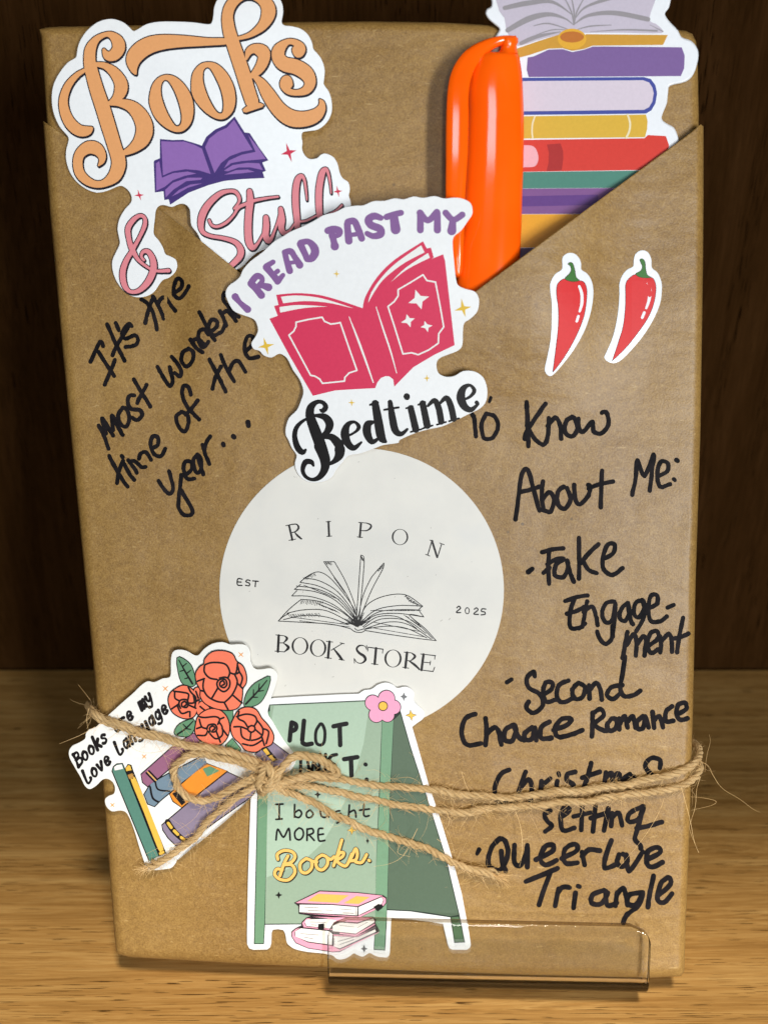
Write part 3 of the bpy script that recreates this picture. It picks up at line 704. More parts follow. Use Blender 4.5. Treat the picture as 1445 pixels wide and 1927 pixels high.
# --- bedtime sticker
S3 = Tilt((890, 420, 11.6), (440, 560, 5.2), (590, 900, 1.9))
st = thing('sticker', 'white die-cut sticker of an open red-pink book above the black word Bedtime', 'sticker', S3.pt(600, 900), 'stickers tucked in or stuck on the parcel')
out = Fz("68,590 85,550 120,525 145,500 160,465 200,420 260,375 320,320 370,290 410,265 470,240 530,210 580,180 640,165 690,140 750,130 790,128 840,107 900,105 950,92 1000,97 1050,82 1100,90 1160,80 1210,93 1260,88 1310,95 1350,120 1358,170 1335,210 1300,260 1260,295 1255,340 1262,420 1270,500 1282,545 1320,565 1370,580 1392,620 1385,680 1350,720 1315,745 1308,790 1305,860 1280,890 1230,910 1185,930 1170,960 1180,1005 1220,1025 1265,1020 1310,995 1370,998 1415,1030 1435,1090 1430,1150 1400,1190 1340,1220 1280,1250 1200,1285 1130,1300 1060,1320 980,1355") + G("900,35 830,45 790,60 720,85 660,97 630,130 600,165 580,200 540,222 480,228 430,205 405,165 400,130 408,95 385,60 368,20") + Fz("383,1330 383,1290 400,1240 440,1200 462,1150 475,1100 455,1040 420,990 390,930 350,905 310,925 270,915 245,890 215,880 203,850 225,815 238,780 225,735 195,715 150,700 110,680 85,640")
card('card', shape(out, 3), M_CARD, st, S3, 0.38)
mau = ink(132, 92, 146)
lets = [(D, "352,1183,29 392,1232,21 452,1285,29"),
 (D, "480,1078,30 520,1120,28 562,1172,30;485,1062,26 525,1018,26 562,1030,22 566,1062,20 535,1088,14;545,1095,22 575,1095,24 618,1108,32"),
 (D, "602,948,30 645,1000,26 692,1055,30;600,940,24 655,905,20;650,1008,16 692,978,20;690,1062,26 735,1010,18"),
 (D, "788,975,28 765,900,24 752,845,24;748,828,24 795,820,26 825,860,24 868,930,30;765,915,16 845,905,16"),
 (D, "872,762,28 905,830,26 928,882,26;875,752,26 935,742,24 980,785,32 990,830,34 965,875,30 930,888,20"),
 (D, "1092,655,28 1135,640,26 1180,655,30 1180,685,24 1140,705,16;1128,690,30 1140,740,26 1148,780,34"),
 (Fz, "713,315,20 706,250,18 705,225,18;708,216,18 740,212,18 760,250,18 780,302,18;712,285,12 775,277,12"),
 (Fz, "880,195,15 845,185,19 815,203,20 828,232,20 875,252,20 878,280,20 840,290,16 808,276,14"),
 (Fz, "910,190,17 950,176,16 985,168,16;948,190,22 957,255,26"),
 (Fz, "1086,258,18 1086,170,17;1084,168,18 1125,208,16 1172,165,18;1175,170,17 1175,258,19"),
 (Fz, "1218,168,17 1258,205,16 1305,178,17;1256,208,17 1250,262,24")]
for zf, t in lets:
    fs = []
    for ln in t.split(';'): fs += stroke(zf(ln))
    sheet('lettering', fs, mau, st, S3, 0.42)
crim = ink(212, 50, 86)
wht = ink(236, 234, 228)
pb = sheet('printed_book', [Fz("298,722 360,700 470,665 580,650 690,660 785,668 840,605 920,530 1040,450 1205,385 1215,420 1240,640 1265,860 1160,910 1050,975 950,1077 945,1040 925,1024 905,1022 880,1032 862,1055 850,1085 750,1090 640,1097 525,1125 400,910"),
  spline(Fz("333,597 440,588 560,598 670,628 785,667")[:5], False, 5)+Fz("770,690 345,715 322,655 346,650"), spline(Fz("785,667 800,605 860,505 950,415 1100,317"), False, 5)+Fz("1120,355 1141,350 1156,402 1000,490 900,560 815,650")], crim, st, S3, 0.42)
sheet('page', [spline(Fz("358,607 440,600 550,611 650,638 737,668"), False, 5)+spline(Fz("737,668 600,638 480,630 370,641"), False, 5)[1:], spline(Fz("350,661 450,650 602,658"), False, 4)+spline(Fz("602,658 480,666 354,690"), False, 4)[1:],
  spline(Fz("813,640 830,585 880,510 960,430 1090,338"), False, 5)+spline(Fz("1108,375 1000,432 900,510 850,575 813,640"), False, 5)[:-1], spline(Fz("932,530 1010,455 1126,378"), False, 4)+spline(Fz("1136,403 1020,462 932,530"), False, 4)[:-1]], wht, pb, S3, 0.455)
sheet('spine_line', stroke(Fz("714,712,2 760,830,5 800,940,5 840,1055,3"))+stroke(Fz("855,660,2 890,770,4 930,890,4 962,1006,2")), wht, pb, S3, 0.455)
fr = Fz("437,740 500,726 573,714 585,735 618,750 650,746 668,742 712,870 755,992 715,1005 692,1028 690,1048 575,1060 560,1037 535,1022 513,1018 455,910 400,808 425,787 437,762 437,740")
fr2 = Fz("970,570 1035,532 1100,492 1120,522 1165,530 1190,660 1208,765 1182,800 1180,850 1130,885 1075,910 1040,900 995,906 950,760 917,658 950,632 970,602 970,570")
sheet('cover_frame', stroke(fr, 4*Fz.s, straight=True)+stroke(fr2, 4*Fz.s, straight=True), wht, pb, S3, 0.455)
for t in ("1060,570 1132,606 1092,673 1023,640", "1015,698 1057,720 1035,767 984,742", "1108,733 1150,757 1125,792 1087,766"): sheet('printed_star', [star(Fz(t), 0.36)], wht, pb, S3, 0.455)
gold = ink(224, 184, 60)
for t in ("268,820 322,855 292,912 238,872", "649,466 666,488 649,508 630,487", "1300,616 1352,660 1322,714 1263,680", "1120,1014 1138,1032 1121,1052 1101,1034", "726,1141 746,1161 728,1180 709,1161"): sheet('printed_star', [star(Fz(t), 0.24)], gold, st, S3, 0.42)
bed = [(Fz, "562,1198,5 578,1203,13 592,1183,14 576,1160,11 545,1158,12 515,1185,20 510,1230,24 530,1290,28 560,1370,30 580,1430,29"),
 (G, "520,50,28 545,110,26 545,160,20 520,200,14 485,213,9 452,198,9 438,165,11 452,128,14 480,128,12 490,145,6"),
 (Fz, "525,1240,5 480,1252,8 440,1290,12 430,1340,14 445,1395,17 470,1420,15 487,1408,7"),
 (Fz, "530,1228,7 585,1235,18 612,1270,22 600,1312,17 560,1342,7"), (Fz, "562,1345,7 620,1340,18 662,1380,26"), (G, "618,65,26 615,95,22 590,125,12 560,140,7"),
 (Fz, "702,1338,6 745,1315,7 765,1288,11 742,1262,8 708,1275,14 692,1320,23 705,1370,20 738,1398,15 778,1368,6"),
 (Fz, "842,1262,8 812,1275,20 808,1320,22 832,1365,15 866,1350,8"), (Fz, "850,1165,19 865,1250,23 882,1340,23 905,1365,8"), (Fz, "824,1172,6 862,1160,8"),
 (Fz, "928,1158,13 940,1240,19 955,1305,19 985,1325,13 1018,1300,7"), (Fz, "898,1198,6 972,1186,6"),
 (Fz, "1036,1190,17 1062,1300,19"), (Fz, "1015,1128,17 1016,1132,16"), (Fz, "1012,1190,5 1045,1180,6"), (Fz, "1036,1314,5 1092,1300,5"),
 (Fz, "1098,1165,17 1122,1280,19"), (Fz, "1125,1178,7 1160,1150,14 1182,1190,17 1195,1260,17"), (Fz, "1188,1165,7 1222,1136,14 1245,1178,17 1260,1245,17"), (Fz, "1075,1172,5 1110,1158,6"), (Fz, "1098,1296,5 1150,1280,5"), (Fz, "1172,1276,5 1220,1262,5"), (Fz, "1236,1258,5 1288,1243,5"),
 (Fz, "1302,1150,6 1345,1130,8 1368,1098,11 1345,1070,8 1312,1085,16 1297,1130,23 1314,1178,20 1350,1198,14 1388,1168,7"), (Fz, "1380,1160,11 1384,1164,10")]
fs = []
for zf, t in bed: fs += stroke(zf(t))
sheet('lettering', fs, BLACK, st, S3, 0.42)

# --- round label
S4 = Curved(0.0)
lb = thing('round_label', 'large round off-white label with a black line drawing of an open book and spaced capitals', 'label', S4.pt(680, 1378))
LAB = 0.16
card('label_disc', ring(680.5, 1110.5, 267.3, 267.0, 0, 120), M_LABEL, lb, S4, LAB, 0.05, 0.5)
def gl(txt, r=None): 
    fs = []
    for ln in txt.split(';'): fs += stroke(G(ln), (r or 3)*G.s)
    return fs
lbk = ink(22, 20, 22)
def lsheet(name, fs, par=None, off=0.05, holes=()): return sheet(name, fs, lbk, par or lb, S4, LAB+off, holes)
lsheet('lettering', gl("372,436,5 388,506,5;357,437,2 390,429,2;372,508,2 404,502,2;375,433,2 408,430,3 418,448,5 402,466,3 382,470,2;398,468,2 414,486,5 432,501,4") + gl("563,418,5 566,487,5;552,418,2 574,416,2;555,489,2 579,487,2") + gl("721,424,5 715,492,5;709,421,2 750,424,2;703,491,2 728,494,2;745,424,2 767,432,4 768,446,5 750,460,3 720,461,2") + gl("1065,510,2.5 1044,580,2.5;1065,510,5 1090,590,5;1092,590,2.5 1112,525,2.5;1055,507,2 1070,511,2;1034,576,2 1054,584,2;1102,521,2 1124,529,2"))
def oring(cx, cy, rx, ry, t, rot=0.12):
    x, y = G("%f,%f" % (cx, cy))[0]; s = G.s
    return ring(x, y, rx*s, ry*s, rot, 40), ring(x, y, (rx-t)*s, (ry-2.4)*s, rot-0.1, 40)
ors = [oring(910, 492, 40, 39, 8), oring(425, 1021, 41, 42, 10), oring(513, 1031, 40, 42, 10), oring(876, 1082, 42, 43, 10)]
lsheet('lettering', [ors[0][0]], holes=[ors[0][1]]); lsheet('lettering', [o for o, h in ors[1:]], holes=[h for o, h in ors[1:]])
lsheet('lettering', gl("145,697 124,695 122,724 144,727;123,710 140,711;183,704 170,700 163,709 180,717 178,729 161,726;196,705 223,707;210,706 208,733")); lsheet('lettering', gl("1186,836 1195,828 1203,838 1183,857 1204,859;1270,843 1280,836 1288,846 1268,865 1290,868;1326,842 1308,841 1305,853 1320,856 1322,867 1303,870"))
ze = oring(1236, 850, 12, 17, 5, 0.05)
x_, y_ = G("1236,850")[0]
lsheet('lettering', [ring(x_, y_, 12*G.s, 17*G.s)], holes=[ring(x_, y_, 7.4*G.s, 12.4*G.s)])
lsheet('lettering', gl("322,970,6 318,1048,6;308,967,2 350,972,2;304,1046,2 350,1050,2;350,972,2 362,985,6 345,1006,2;322,1006,2 345,1006,2;345,1007,2 369,1028,7 350,1049,2") + gl("568,1000,6 561,1078,6;553,998,2 584,1002,2;546,1077,2 577,1081,2;632,1008,2 576,1042,2;588,1034,3 612,1064,6 628,1086,6;620,1006,2 640,1010,2;614,1086,2 640,1090,2")
  + gl("748,1034,2 735,1020,2 712,1020,4 700,1036,5 712,1055,6 735,1070,7 742,1088,6 725,1104,3 702,1101,2 690,1085,2;748,1018,2 748,1038,2;688,1082,2 689,1104,2") + gl("755,1027,2.5 828,1037,2.5;794,1032,6 787,1108,6;772,1107,2 803,1111,2;755,1027,2 753,1046,2;828,1037,2 825,1056,2") + gl("944,1053,6 936,1126,6;930,1051,2 968,1055,2;922,1124,2 952,1129,2;966,1055,2 983,1072,6 962,1093,2;938,1091,2 962,1093,2;955,1094,3 980,1112,6 1003,1133,4") + gl("1024,1062,6 1014,1138,6;1010,1060,2 1082,1068,2.5;1080,1068,2 1078,1085,2;1018,1099,2 1058,1103,2;1058,1094,2 1055,1113,2;1000,1136,2 1070,1145,2.5;1070,1145,2 1078,1124,2"))
line = ("320,900 370,845 430,795;320,900 450,907 580,916 672,938;320,900 342,880 372,862;345,893 450,872 560,882 662,918;362,862 450,845 560,852 692,922;430,795 520,805 620,850 702,915;"
 "385,778 480,782 590,822 700,908;385,778 410,752;398,746 500,758 600,802 700,902;398,746 428,722;408,730 510,745 610,795 700,895;425,712 520,732 620,790 700,890;425,712 447,692;443,694 470,680 480,672;445,692 520,705 610,760 696,870;"
 "447,692 482,670 520,662 570,690 640,770 692,850 703,905;540,612 592,612;592,612 642,700 680,790 702,860;540,612 570,655 590,685 650,770 692,860;720,580 736,597 730,700 712,890;720,580 713,680 700,870;"
 "832,618 825,650 772,750 716,885;832,618 790,665 765,700 730,780 708,880;712,892 750,822 830,780 935,772 1020,828;1020,828 900,825 790,848 712,915;937,775 955,800 1000,822;1020,828 1003,846 1025,880;1025,880 900,863 790,872 722,922;1003,846 900,845 800,858 715,918;"
 "1025,880 955,870 1030,935 1085,995;1085,995 1000,985 860,965 742,946;955,872 1020,935 1068,985;740,938 850,905 950,917 1060,987;735,932 820,890 940,897 1035,960;738,940 840,925 940,935 1040,982;730,928 800,880 900,880 990,935;672,938 692,952 722,955 742,945;690,935 705,945 735,938")
rnd = random.Random(7)
fs = gl(line, 2.0)
for _ in range(46):                                  # the engraver's hatching, fanning out from the gutter
    a = rnd.uniform(math.radians(182), math.radians(355)); l = rnd.uniform(25, 85)
    fs += gl("%f,%f,2.2 %f,%f,1.0" % (703+rnd.uniform(-6, 6), 922+rnd.uniform(-10, 6), 703+l*math.cos(a), 915+l*0.72*math.sin(a)))
for x0, y0, x1, y1, n, dx, dy in ((362, 868, 520, 862, 16, 14, 16), (505, 812, 600, 850, 14, 22, 14), (440, 690, 500, 668, 10, 8, 12), (430, 800, 540, 806, 14, -5, 18), (590, 690, 640, 760, 12, 14, 16), (940, 778, 1010, 826, 12, -14, 6), (930, 872, 1010, 930, 14, 18, 8), (780, 905, 1000, 950, 22, 26, 4), (760, 930, 1020, 975, 22, 28, 5), (380, 880, 640, 915, 26, 24, 4), (420, 898, 660, 928, 22, 24, 3), (800, 655, 828, 628, 10, 6, 8), (722, 585, 732, 600, 6, 2, 14), (548, 616, 575, 616, 6, 10, 14), (440, 725, 600, 790, 20, 26, 8), (760, 850, 1000, 850, 18, 22, -3)):
    for i in range(n):
        t = i/n+rnd.uniform(0, .6/n); x = x0+(x1-x0)*t; y = y0+(y1-y0)*t; k = rnd.uniform(0.5, 1.2)
        fs += gl("%f,%f,1.6 %f,%f,0.9" % (x, y, x+dx*k, y+dy*k))
lsheet('printed_book', fs)
speck = []
for _ in range(26):
    a = rnd.uniform(0, 6.28); r = 255*math.sqrt(rnd.random()); x, y = 680+r*math.cos(a), 1110+r*math.sin(a)
    b = rnd.uniform(0, 6.28); l = rnd.uniform(1, 5)
    speck += stroke([(x, y, 0.35), (x+l*math.cos(b), y+l*math.sin(b), 0.3)], straight=True)
sheet('paper_fleck', speck, ink(140, 132, 120), lb, S4, LAB+0.02)

# --- two pepper stickers
def pepper(label, outline, body, stem, gl1, w):
    s = Curved(w); o = shape(L(outline), 4)
    t = thing('pepper_sticker', label, 'sticker', s.pt(o[0][0], max(p[1] for p in o)), 'red chilli pepper stickers')
    card('card', o, M_GLOSS, t, s, 0.14, 0.05, 0.5)
    bo, so = shape(L(body), 4), shape(L(stem), 4)
    pp = sheet('pepper_outline', [inset(bo, -0.5), inset(so, -0.5)], ink(70, 10, 12, 0.5), t, s, 0.18)
    sheet('pepper_body', [inset(bo, 0.4)], ink(214, 34, 34, 0.5), pp, s, 0.215, [inset(so, -0.4)])
    sheet('pepper_stem', [inset(so, 0.4)], ink(52, 112, 40, 0.5), pp, s, 0.215)
    fs = []
    for ln in gl1.split(';'): fs += stroke(L(ln))
    sheet('pepper_shine', fs, ink(238, 238, 240, 0.5), pp, s, 0.25)
    return t
pepper('red chilli pepper sticker standing the more upright, the one nearer the highlighter',
 "328,210 340,175 385,152 430,160 465,195 480,240 482,285 530,320 565,380 578,460 570,560 545,670 500,790 420,930 320,1060 260,1125 225,1138 195,1110 190,1070 210,980 235,850 245,700 245,560 232,450 235,390 270,325 320,290 330,260",
 "285,430 300,390 345,360 400,378 465,375 500,385 520,420 527,480 515,600 490,700 430,840 350,980 262,1098 256,1090 262,1040 280,900 297,740 298,600 285,500", "375,240 395,228 415,240 430,290 440,345 465,375 405,382 350,360 385,320 400,290 395,260",
 "465,420,10 485,480,12 485,560,12 468,620,9;458,660,11 445,700,10", 0.0)
pepper('red chilli pepper sticker leaning right, nearer the right edge of the parcel',
 "900,210 915,160 960,132 1010,145 1040,200 1045,270 1090,310 1120,380 1125,450 1110,560 1060,680 980,810 890,920 800,1010 740,1035 690,1020 665,990 680,950 720,860 750,760 775,620 785,480 785,400 810,330 850,285 895,260",
 "835,410 855,365 910,325 960,350 1040,348 1070,385 1078,450 1060,560 1010,680 920,810 830,920 735,1010 732,1004 750,950 780,860 815,740 832,600 835,500", "948,210 970,200 990,225 998,290 1010,330 1040,350 960,350 915,322 955,295 968,260",
 "1015,395,10 1030,450,13 1022,530,12 1000,595,9;985,630,11 968,670,11", 0.02)

# --- plot twist sticker
S5 = Tilt((700, 1300, 1.75), (480, 1700, 1.55), (860, 1700, 1.5))
st = thing('sticker', 'white die-cut sticker of a green folding sidewalk board with a pink flower on top', 'sticker', S5.pt(680, 1800), 'stickers tucked in or stuck on the parcel')
out = I("130,172 235,160 400,150 600,140 708,136") + spline(I("708,136 740,116 780,110 815,85 860,73 900,85 925,104 960,97 992,102 1020,130 1020,178 1045,205 1076,238 1074,275 1040,302 1010,325"), False, 3)[1:] + I("1032,400 1100,640 1180,880 1240,1080 1290,1270 1330,1480 1342,1555 1336,1576 1318,1588 1235,1587 1220,1578 1210,1555 1195,1490 1184,1442 1100,1428 1000,1416 893,1408 890,1440 884,1600 879,1620 866,1632 822,1629") + spline(I("822,1629 800,1622 770,1606 750,1616 730,1626 705,1620 680,1608 655,1625 630,1638 600,1643 578,1636 560,1620 500,1608 420,1600 350,1585 318,1566 300,1545 292,1500 280,1476"), False, 3)[1:] + I("250,1471 222,1474 215,1490 213,1550 206,1574 190,1586 112,1588 88,1580 76,1555 75,1500 80,1200 90,900 97,700 110,450")
card('card', [p[:2] for p in out], M_CARD, st, S5, 0.36)
def p5(name, polys, col, off, par=None, holes=(), rough=0.42): return sheet(name, [[q[:2] for q in p] for p in polys], col if not isinstance(col, tuple) else ink(*col, rough), par or st, S5, off, holes)
T = 0.36
bd = p5('printed_board', [I("203,198 745,174 900,176 946,240 1003,440 1103,750 1203,1070 1280,1396 1309,1546 1248,1549 1225,1404 1000,1370 868,1364 866,1440 857,1592 792,1588 800,1440 178,1446 172,1556 114,1556 132,760 150,420 190,240")], (30, 44, 36), T+0.04)
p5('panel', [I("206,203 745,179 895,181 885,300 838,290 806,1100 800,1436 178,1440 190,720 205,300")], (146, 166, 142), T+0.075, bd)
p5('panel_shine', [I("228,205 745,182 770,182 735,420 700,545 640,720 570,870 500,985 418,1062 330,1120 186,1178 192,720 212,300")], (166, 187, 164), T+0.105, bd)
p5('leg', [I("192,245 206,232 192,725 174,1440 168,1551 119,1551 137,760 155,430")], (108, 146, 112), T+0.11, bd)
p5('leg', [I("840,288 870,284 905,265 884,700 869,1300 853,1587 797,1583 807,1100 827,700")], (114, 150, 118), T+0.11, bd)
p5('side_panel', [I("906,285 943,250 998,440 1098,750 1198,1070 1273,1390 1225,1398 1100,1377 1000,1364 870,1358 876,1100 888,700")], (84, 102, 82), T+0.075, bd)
p5('leg', [I("1231,1404 1274,1399 1303,1541 1252,1544")], (78, 106, 74), T+0.075, bd)
fl = []
for x, y, r in ((865, 165, 50), (787, 188, 46), (808, 256, 46), (870, 258, 42), (905, 213, 43)):
    a, b = I("%f,%f" % (x, y))[0]; fl.append((a, b, r*I.s))
f0 = p5('printed_flower', [ring(a, b, r, r) for a, b, r in fl], (24, 18, 20), T+0.14)
p5('petal', [ring(a, b, r-1.4, r-1.4) for a, b, r in fl], (232, 158, 186), T+0.175, f0)
a, b = I("845,207")[0]
p5('flower_centre', [ring(a, b, 28*I.s, 28*I.s)], (24, 18, 20), T+0.205, f0); p5('flower_centre', [ring(a, b, 23*I.s, 23*I.s)], (240, 184, 70), T+0.235, f0)
sv = stroke(I("838,215,1.5 800,190,1"))+stroke(I("845,225,1.5 838,262,1.5"))
for t, col in (("964,133 981,155 963,176 946,153", (118, 118, 120)), ("1000,230 1035,258 1008,290 973,260", (236, 190, 76)), ("475,688 492,708 476,729 459,708", (20, 20, 20)), ("255,1259 273,1277 256,1297 237,1278", (20, 20, 20)), ("757,956 765,970 758,987 750,971", (20, 20, 20)), ("668,887 697,910 668,935 642,910", (226, 180, 70)), ("738,1562 757,1582 738,1601 721,1582", (60, 60, 62))):
    p5('printed_star', [inset(star(I(t), 0.3), -0.8)], (40, 36, 30), T+0.14); p5('printed_star', [star(I(t), 0.3)], col, T+0.175)
def itx(txt, r): 
    fs = []
    for ln in txt.split(';'): fs += stroke(I(ln), r*I.s)
    return fs
p5('lettering', itx("328,300 322,350 317,402;330,300 352,312 350,338 325,350;398,290 388,400;390,415 410,425 442,420;565,322 600,314 638,307;600,320 603,428", 13)
   + itx("490,308 466,350 466,410 490,428 512,410 516,350 502,312 490,308", 9), BLACK, T+0.14)
p5('lettering', itx("625,508 700,496;664,508 667,600", 13)+itx("582,482 556,488 540,508 552,528 575,545 570,580 540,592", 10)+itx("520,480 516,590;490,480 480,590;475,590 455,520 435,592 415,490;360,500 400,490;380,498 378,595", 9), BLACK, T+0.14)
p5('lettering', itx("745,537,11 748,539,11", 10), BLACK, T+0.14); p5('lettering', itx("752,622,11 754,624,11", 10), BLACK, T+0.14)
p5('lettering', itx("258,766 258,845;238,764 279,762;240,849 274,846;345,765 344,836;345,812 370,796 385,815 370,838 345,832;432,795 412,812 415,835 435,838 450,818 432,795;490,797 495,828 515,838 532,825;533,797 537,836;600,800 580,805 575,825 592,835 605,815 602,855 585,870;655,768 650,836;652,812 680,797 690,812 692,836;738,762 735,815 745,832 766,828;712,797 768,790", 5.5), BLACK, T+0.14)
p5('lettering', itx("240,965 250,905 282,950 312,900 320,966;370,897 347,920 350,955 375,964 394,940 390,908 370,897;415,968 416,903;415,905 445,902 450,925 416,940;430,940 456,968;505,900 480,906 482,968 516,968;482,936 508,932", 5.5), BLACK, T+0.14)
bks = ["262,1168 285,1100 308,1055", "250,1075 248,1045 285,1025 330,1032 348,1060 325,1092 285,1105 330,1108 347,1148 312,1190 262,1188 232,1160 245,1130 275,1135", "410,1070 378,1098 380,1140 410,1152 440,1125 440,1085 410,1070", "440,1085 470,1090", "500,1050 468,1075 470,1120 500,1135 530,1105 528,1065 500,1050", "528,1065 550,1075 568,1060", "612,965 590,1040 565,1112", "580,1080 615,1060 622,1038 600,1040 582,1078 610,1106 640,1108 668,1045", "640,1108 668,1060 690,1015 700,1045 690,1078 656,1084", "690,1090 725,1092 752,1048", "764,1080 768,1083"]
dk = []; li = []
for ln in bks: dk += stroke(I(ln), 9*I.s, grow=0.8)+stroke(I(ln), 9*I.s, grow=0.9, shift=(1.2, 1.2)); li += stroke(I(ln), 8.5*I.s)
lo = p5('lettering', dk, (34, 32, 26), T+0.14); p5('letter_face', li, (232, 184, 98), T+0.175, lo)
# the printed pile of pink books
pl = p5('printed_books', [I("342,1322 486,1252 700,1262 846,1278 866,1292 866,1322 846,1346 800,1362 720,1402 790,1400 806,1416 802,1436 828,1482 760,1516 600,1600 560,1602 420,1580 350,1550 326,1512 326,1486 350,1466 384,1450 384,1432 410,1406 440,1396 368,1384 366,1340")], (36, 26, 30), T+0.215)
pk_ = (228, 156, 176); cr = (240, 234, 226)
p5('book_cover', [I("350,1322 487,1257 700,1266 843,1281 702,1340 550,1328"), I("836,1284 860,1296 861,1320 846,1340 838,1330 850,1310"), I("372,1378 700,1398 800,1352 802,1360 712,1404 560,1394")], pk_, T+0.245, pl)
p5('page_block', [I("374,1332 550,1334 700,1346 698,1392 372,1374"), I("706,1346 836,1290 846,1306 838,1326 706,1392")], cr, T+0.245, pl)
p5('cover_panel', [I("416,1312 478,1270 652,1279 590,1322"), I("622,1324 694,1283 770,1289 708,1328")], (228, 178, 84), T+0.275, pl)
p5('page_block', [I("410,1416 600,1410 560,1440 545,1466 412,1452 404,1432"), I("560,1450 600,1432 700,1440 790,1410 798,1430 690,1496 640,1490 560,1482")], cr, T+0.245, pl)
p5('book_cover', [I("388,1436 412,1410 440,1408 408,1420 402,1440 412,1456 560,1470 556,1476 396,1460"), I("446,1400 600,1404 792,1404 700,1432 600,1426 520,1408"), I("600,1490 690,1500 800,1438 800,1446 690,1510 600,1498")], pk_, T+0.275, pl)
p5('page_block', [I("348,1484 380,1466 540,1482 560,1500 556,1560 420,1540 350,1512"), I("566,1510 700,1516 800,1472 806,1484 600,1580 566,1568")], cr, T+0.245, pl)
p5('book_cover', [I("330,1490 352,1470 376,1462 344,1486 346,1510 420,1546 560,1566 600,1586 826,1484 818,1492 600,1596 560,1598 420,1576 352,1546 331,1512"), I("560,1500 690,1510 760,1482 700,1514 566,1508")], pk_, T+0.275, pl)
p5('ribbon', [I("790,1345 822,1326 843,1350 815,1371"), I("478,1442 512,1438 512,1470 478,1474")], (18, 16, 18), T+0.305, pl)
pg = []
for t in ("400,1346 480,1350", "520,1362 560,1364", "420,1364 500,1368", "600,1356 670,1362", "620,1378 680,1382", "430,1430 520,1432", "440,1446 470,1448", "600,1450 680,1458", "700,1462 760,1430", "380,1496 480,1504", "400,1516 450,1526", "590,1540 700,1510", "600,1558 680,1530", "570,1520 570,1560", "690,1345 690,1392"): pg += stroke(I(t), 1.6*I.s)
p5('page_line', pg, (120, 108, 104), T+0.275, pl)

# --- roses and books sticker
S6 = Tilt((200, 1400, 2.45), (540, 1400, 2.35), (300, 1640, 2.0))
st = thing('sticker', 'white die-cut sticker of coral roses on a pile of books, under the twine bow', 'sticker', S6.pt(310, 1635), 'stickers tucked in or stuck on the parcel')
out = H("95,735 115,702 150,685 190,660 195,630 215,605 255,590 300,545 360,492 400,455 440,420 480,385 520,345 560,320 600,325 650,303 685,298 697,275 697,200 707,150 740,133 790,140 835,165 862,164 892,130 940,99 1000,88 1050,103 1100,100 1145,110 1165,150 1167,200 1190,243 1230,250 1288,243 1325,275 1320,330 1300,390 1280,450 1270,510 1300,560 1340,630 1380,690 1420,740 1436,790 1400,850 1300,920 1205,985 1000,1135 830,1280 745,1352 728,1392 700,1424 660,1432 600,1437 560,1430 542,1395 510,1300 480,1200 440,1105 400,1085 350,1090 316,1060 308,1020 330,998 360,985 367,950 352,915 320,897 290,905 260,935 220,958 190,940 165,890 130,830 100,775")
card('card', shape(out, 3), M_CREAM, st, S6, 0.38)
# the lower right edge of the card curls forward
vs = []; fs = []
cv_ = H("1195,975 1100,1050 1000,1128 900,1212 800,1300 735,1372")
nn_ = 7
for i, (x, y) in enumerate(cv_):
    dx, dy = cv_[min(i+1, 5)][0]-cv_[max(i-1, 0)][0], cv_[min(i+1, 5)][1]-cv_[max(i-1, 0)][1]; l = math.hypot(dx, dy); nx, ny = -dy/l, dx/l
    wd = 11*math.sin(math.pi*(0.12+0.76*i/5))
    for j in range(nn_):
        a = math.pi*0.55*j/(nn_-1)
        vs.append(S6.pt(x-nx*(wd*math.sin(a)-2), y-ny*(wd*math.sin(a)-2), 0.2+0.9*wd/11*(1-math.cos(a))))
for i in range(5):
    for j in range(nn_-1):
        a = i*nn_+j; fs.append([a, a+1, a+nn_+1, a+nn_])
mesh_obj('curled_edge', vs, fs, M_CARD, st, True)
def p6(name, polys, col, off, par=None, holes=()): return sheet(name, [[q[:2] for q in p] for p in polys], ink(*col), par or st, S6, 0.38+off, holes)
OL = (22, 16, 18)
bx1 = (0.766, -0.650)
def hs(x, y): return H("%f,%f" % (x, y))[0]
p6('lettering', groovy('Books are my', hs(148, 832), (0.745, -0.667), (-32*H.s, -76*H.s), 50.5*H.s, 9.2*H.s), OL, 0.04)
p6('lettering', groovy('Love Language', hs(203, 930), (0.745, -0.667), (-32*H.s, -76*H.s), 50.5*H.s, 9.2*H.s), OL, 0.04)
def lined(name, polys, col, base, grow=1.9, par=None, curve=None):
    """a printed shape with a black contour"""
    pp = [shape(H(t), 3) if curve else [q[:2] for q in H(t)] for t in polys]
    o = p6(name, [inset(q, -grow) for q in pp], OL, base, par)
    p6('colour_area', [inset(q, 0.2) for q in pp], col, base+0.035, o)
    return o
b_ = lined('printed_book', ["360,828 378,812 410,808 424,842 625,1352 572,1384 352,850"], (84, 128, 112), 0.04)
p6('spine_band', [H("362,828 378,816 408,812 416,838 366,848")], (238, 232, 224), 0.11, b_)
b_ = lined('printed_book', ["430,838 446,814 460,818 470,850 664,1338 630,1354"], (30, 24, 24), 0.04)
p6('spine_band', [H("430,834 446,816 458,820 466,846 434,852"), shape(H("463,912 472,898 490,896 560,1060 648,1290 645,1322 622,1312 540,1100"), 3), H("626,1335 655,1322 662,1336 632,1350")], (226, 180, 70), 0.11, b_)
p6('spine_band', [H("442,874 470,864 480,888 452,900")], (176, 128, 60), 0.11, b_)
b_ = lined('printed_book', ["522,872 700,715 830,628 880,662 780,760 590,920 560,942 532,918"], (146, 94, 120), 0.04)
p6('spine_band', [stroke(H("556,862,4 600,912,4"))[0]]+stroke(H("552,862,5 602,915,5"))+stroke(H("568,850,5 618,902,5")), (22, 16, 18), 0.11, b_)
p6('spine_band', stroke(H("560,856,3 610,908,3")), (226, 180, 80), 0.14, b_)
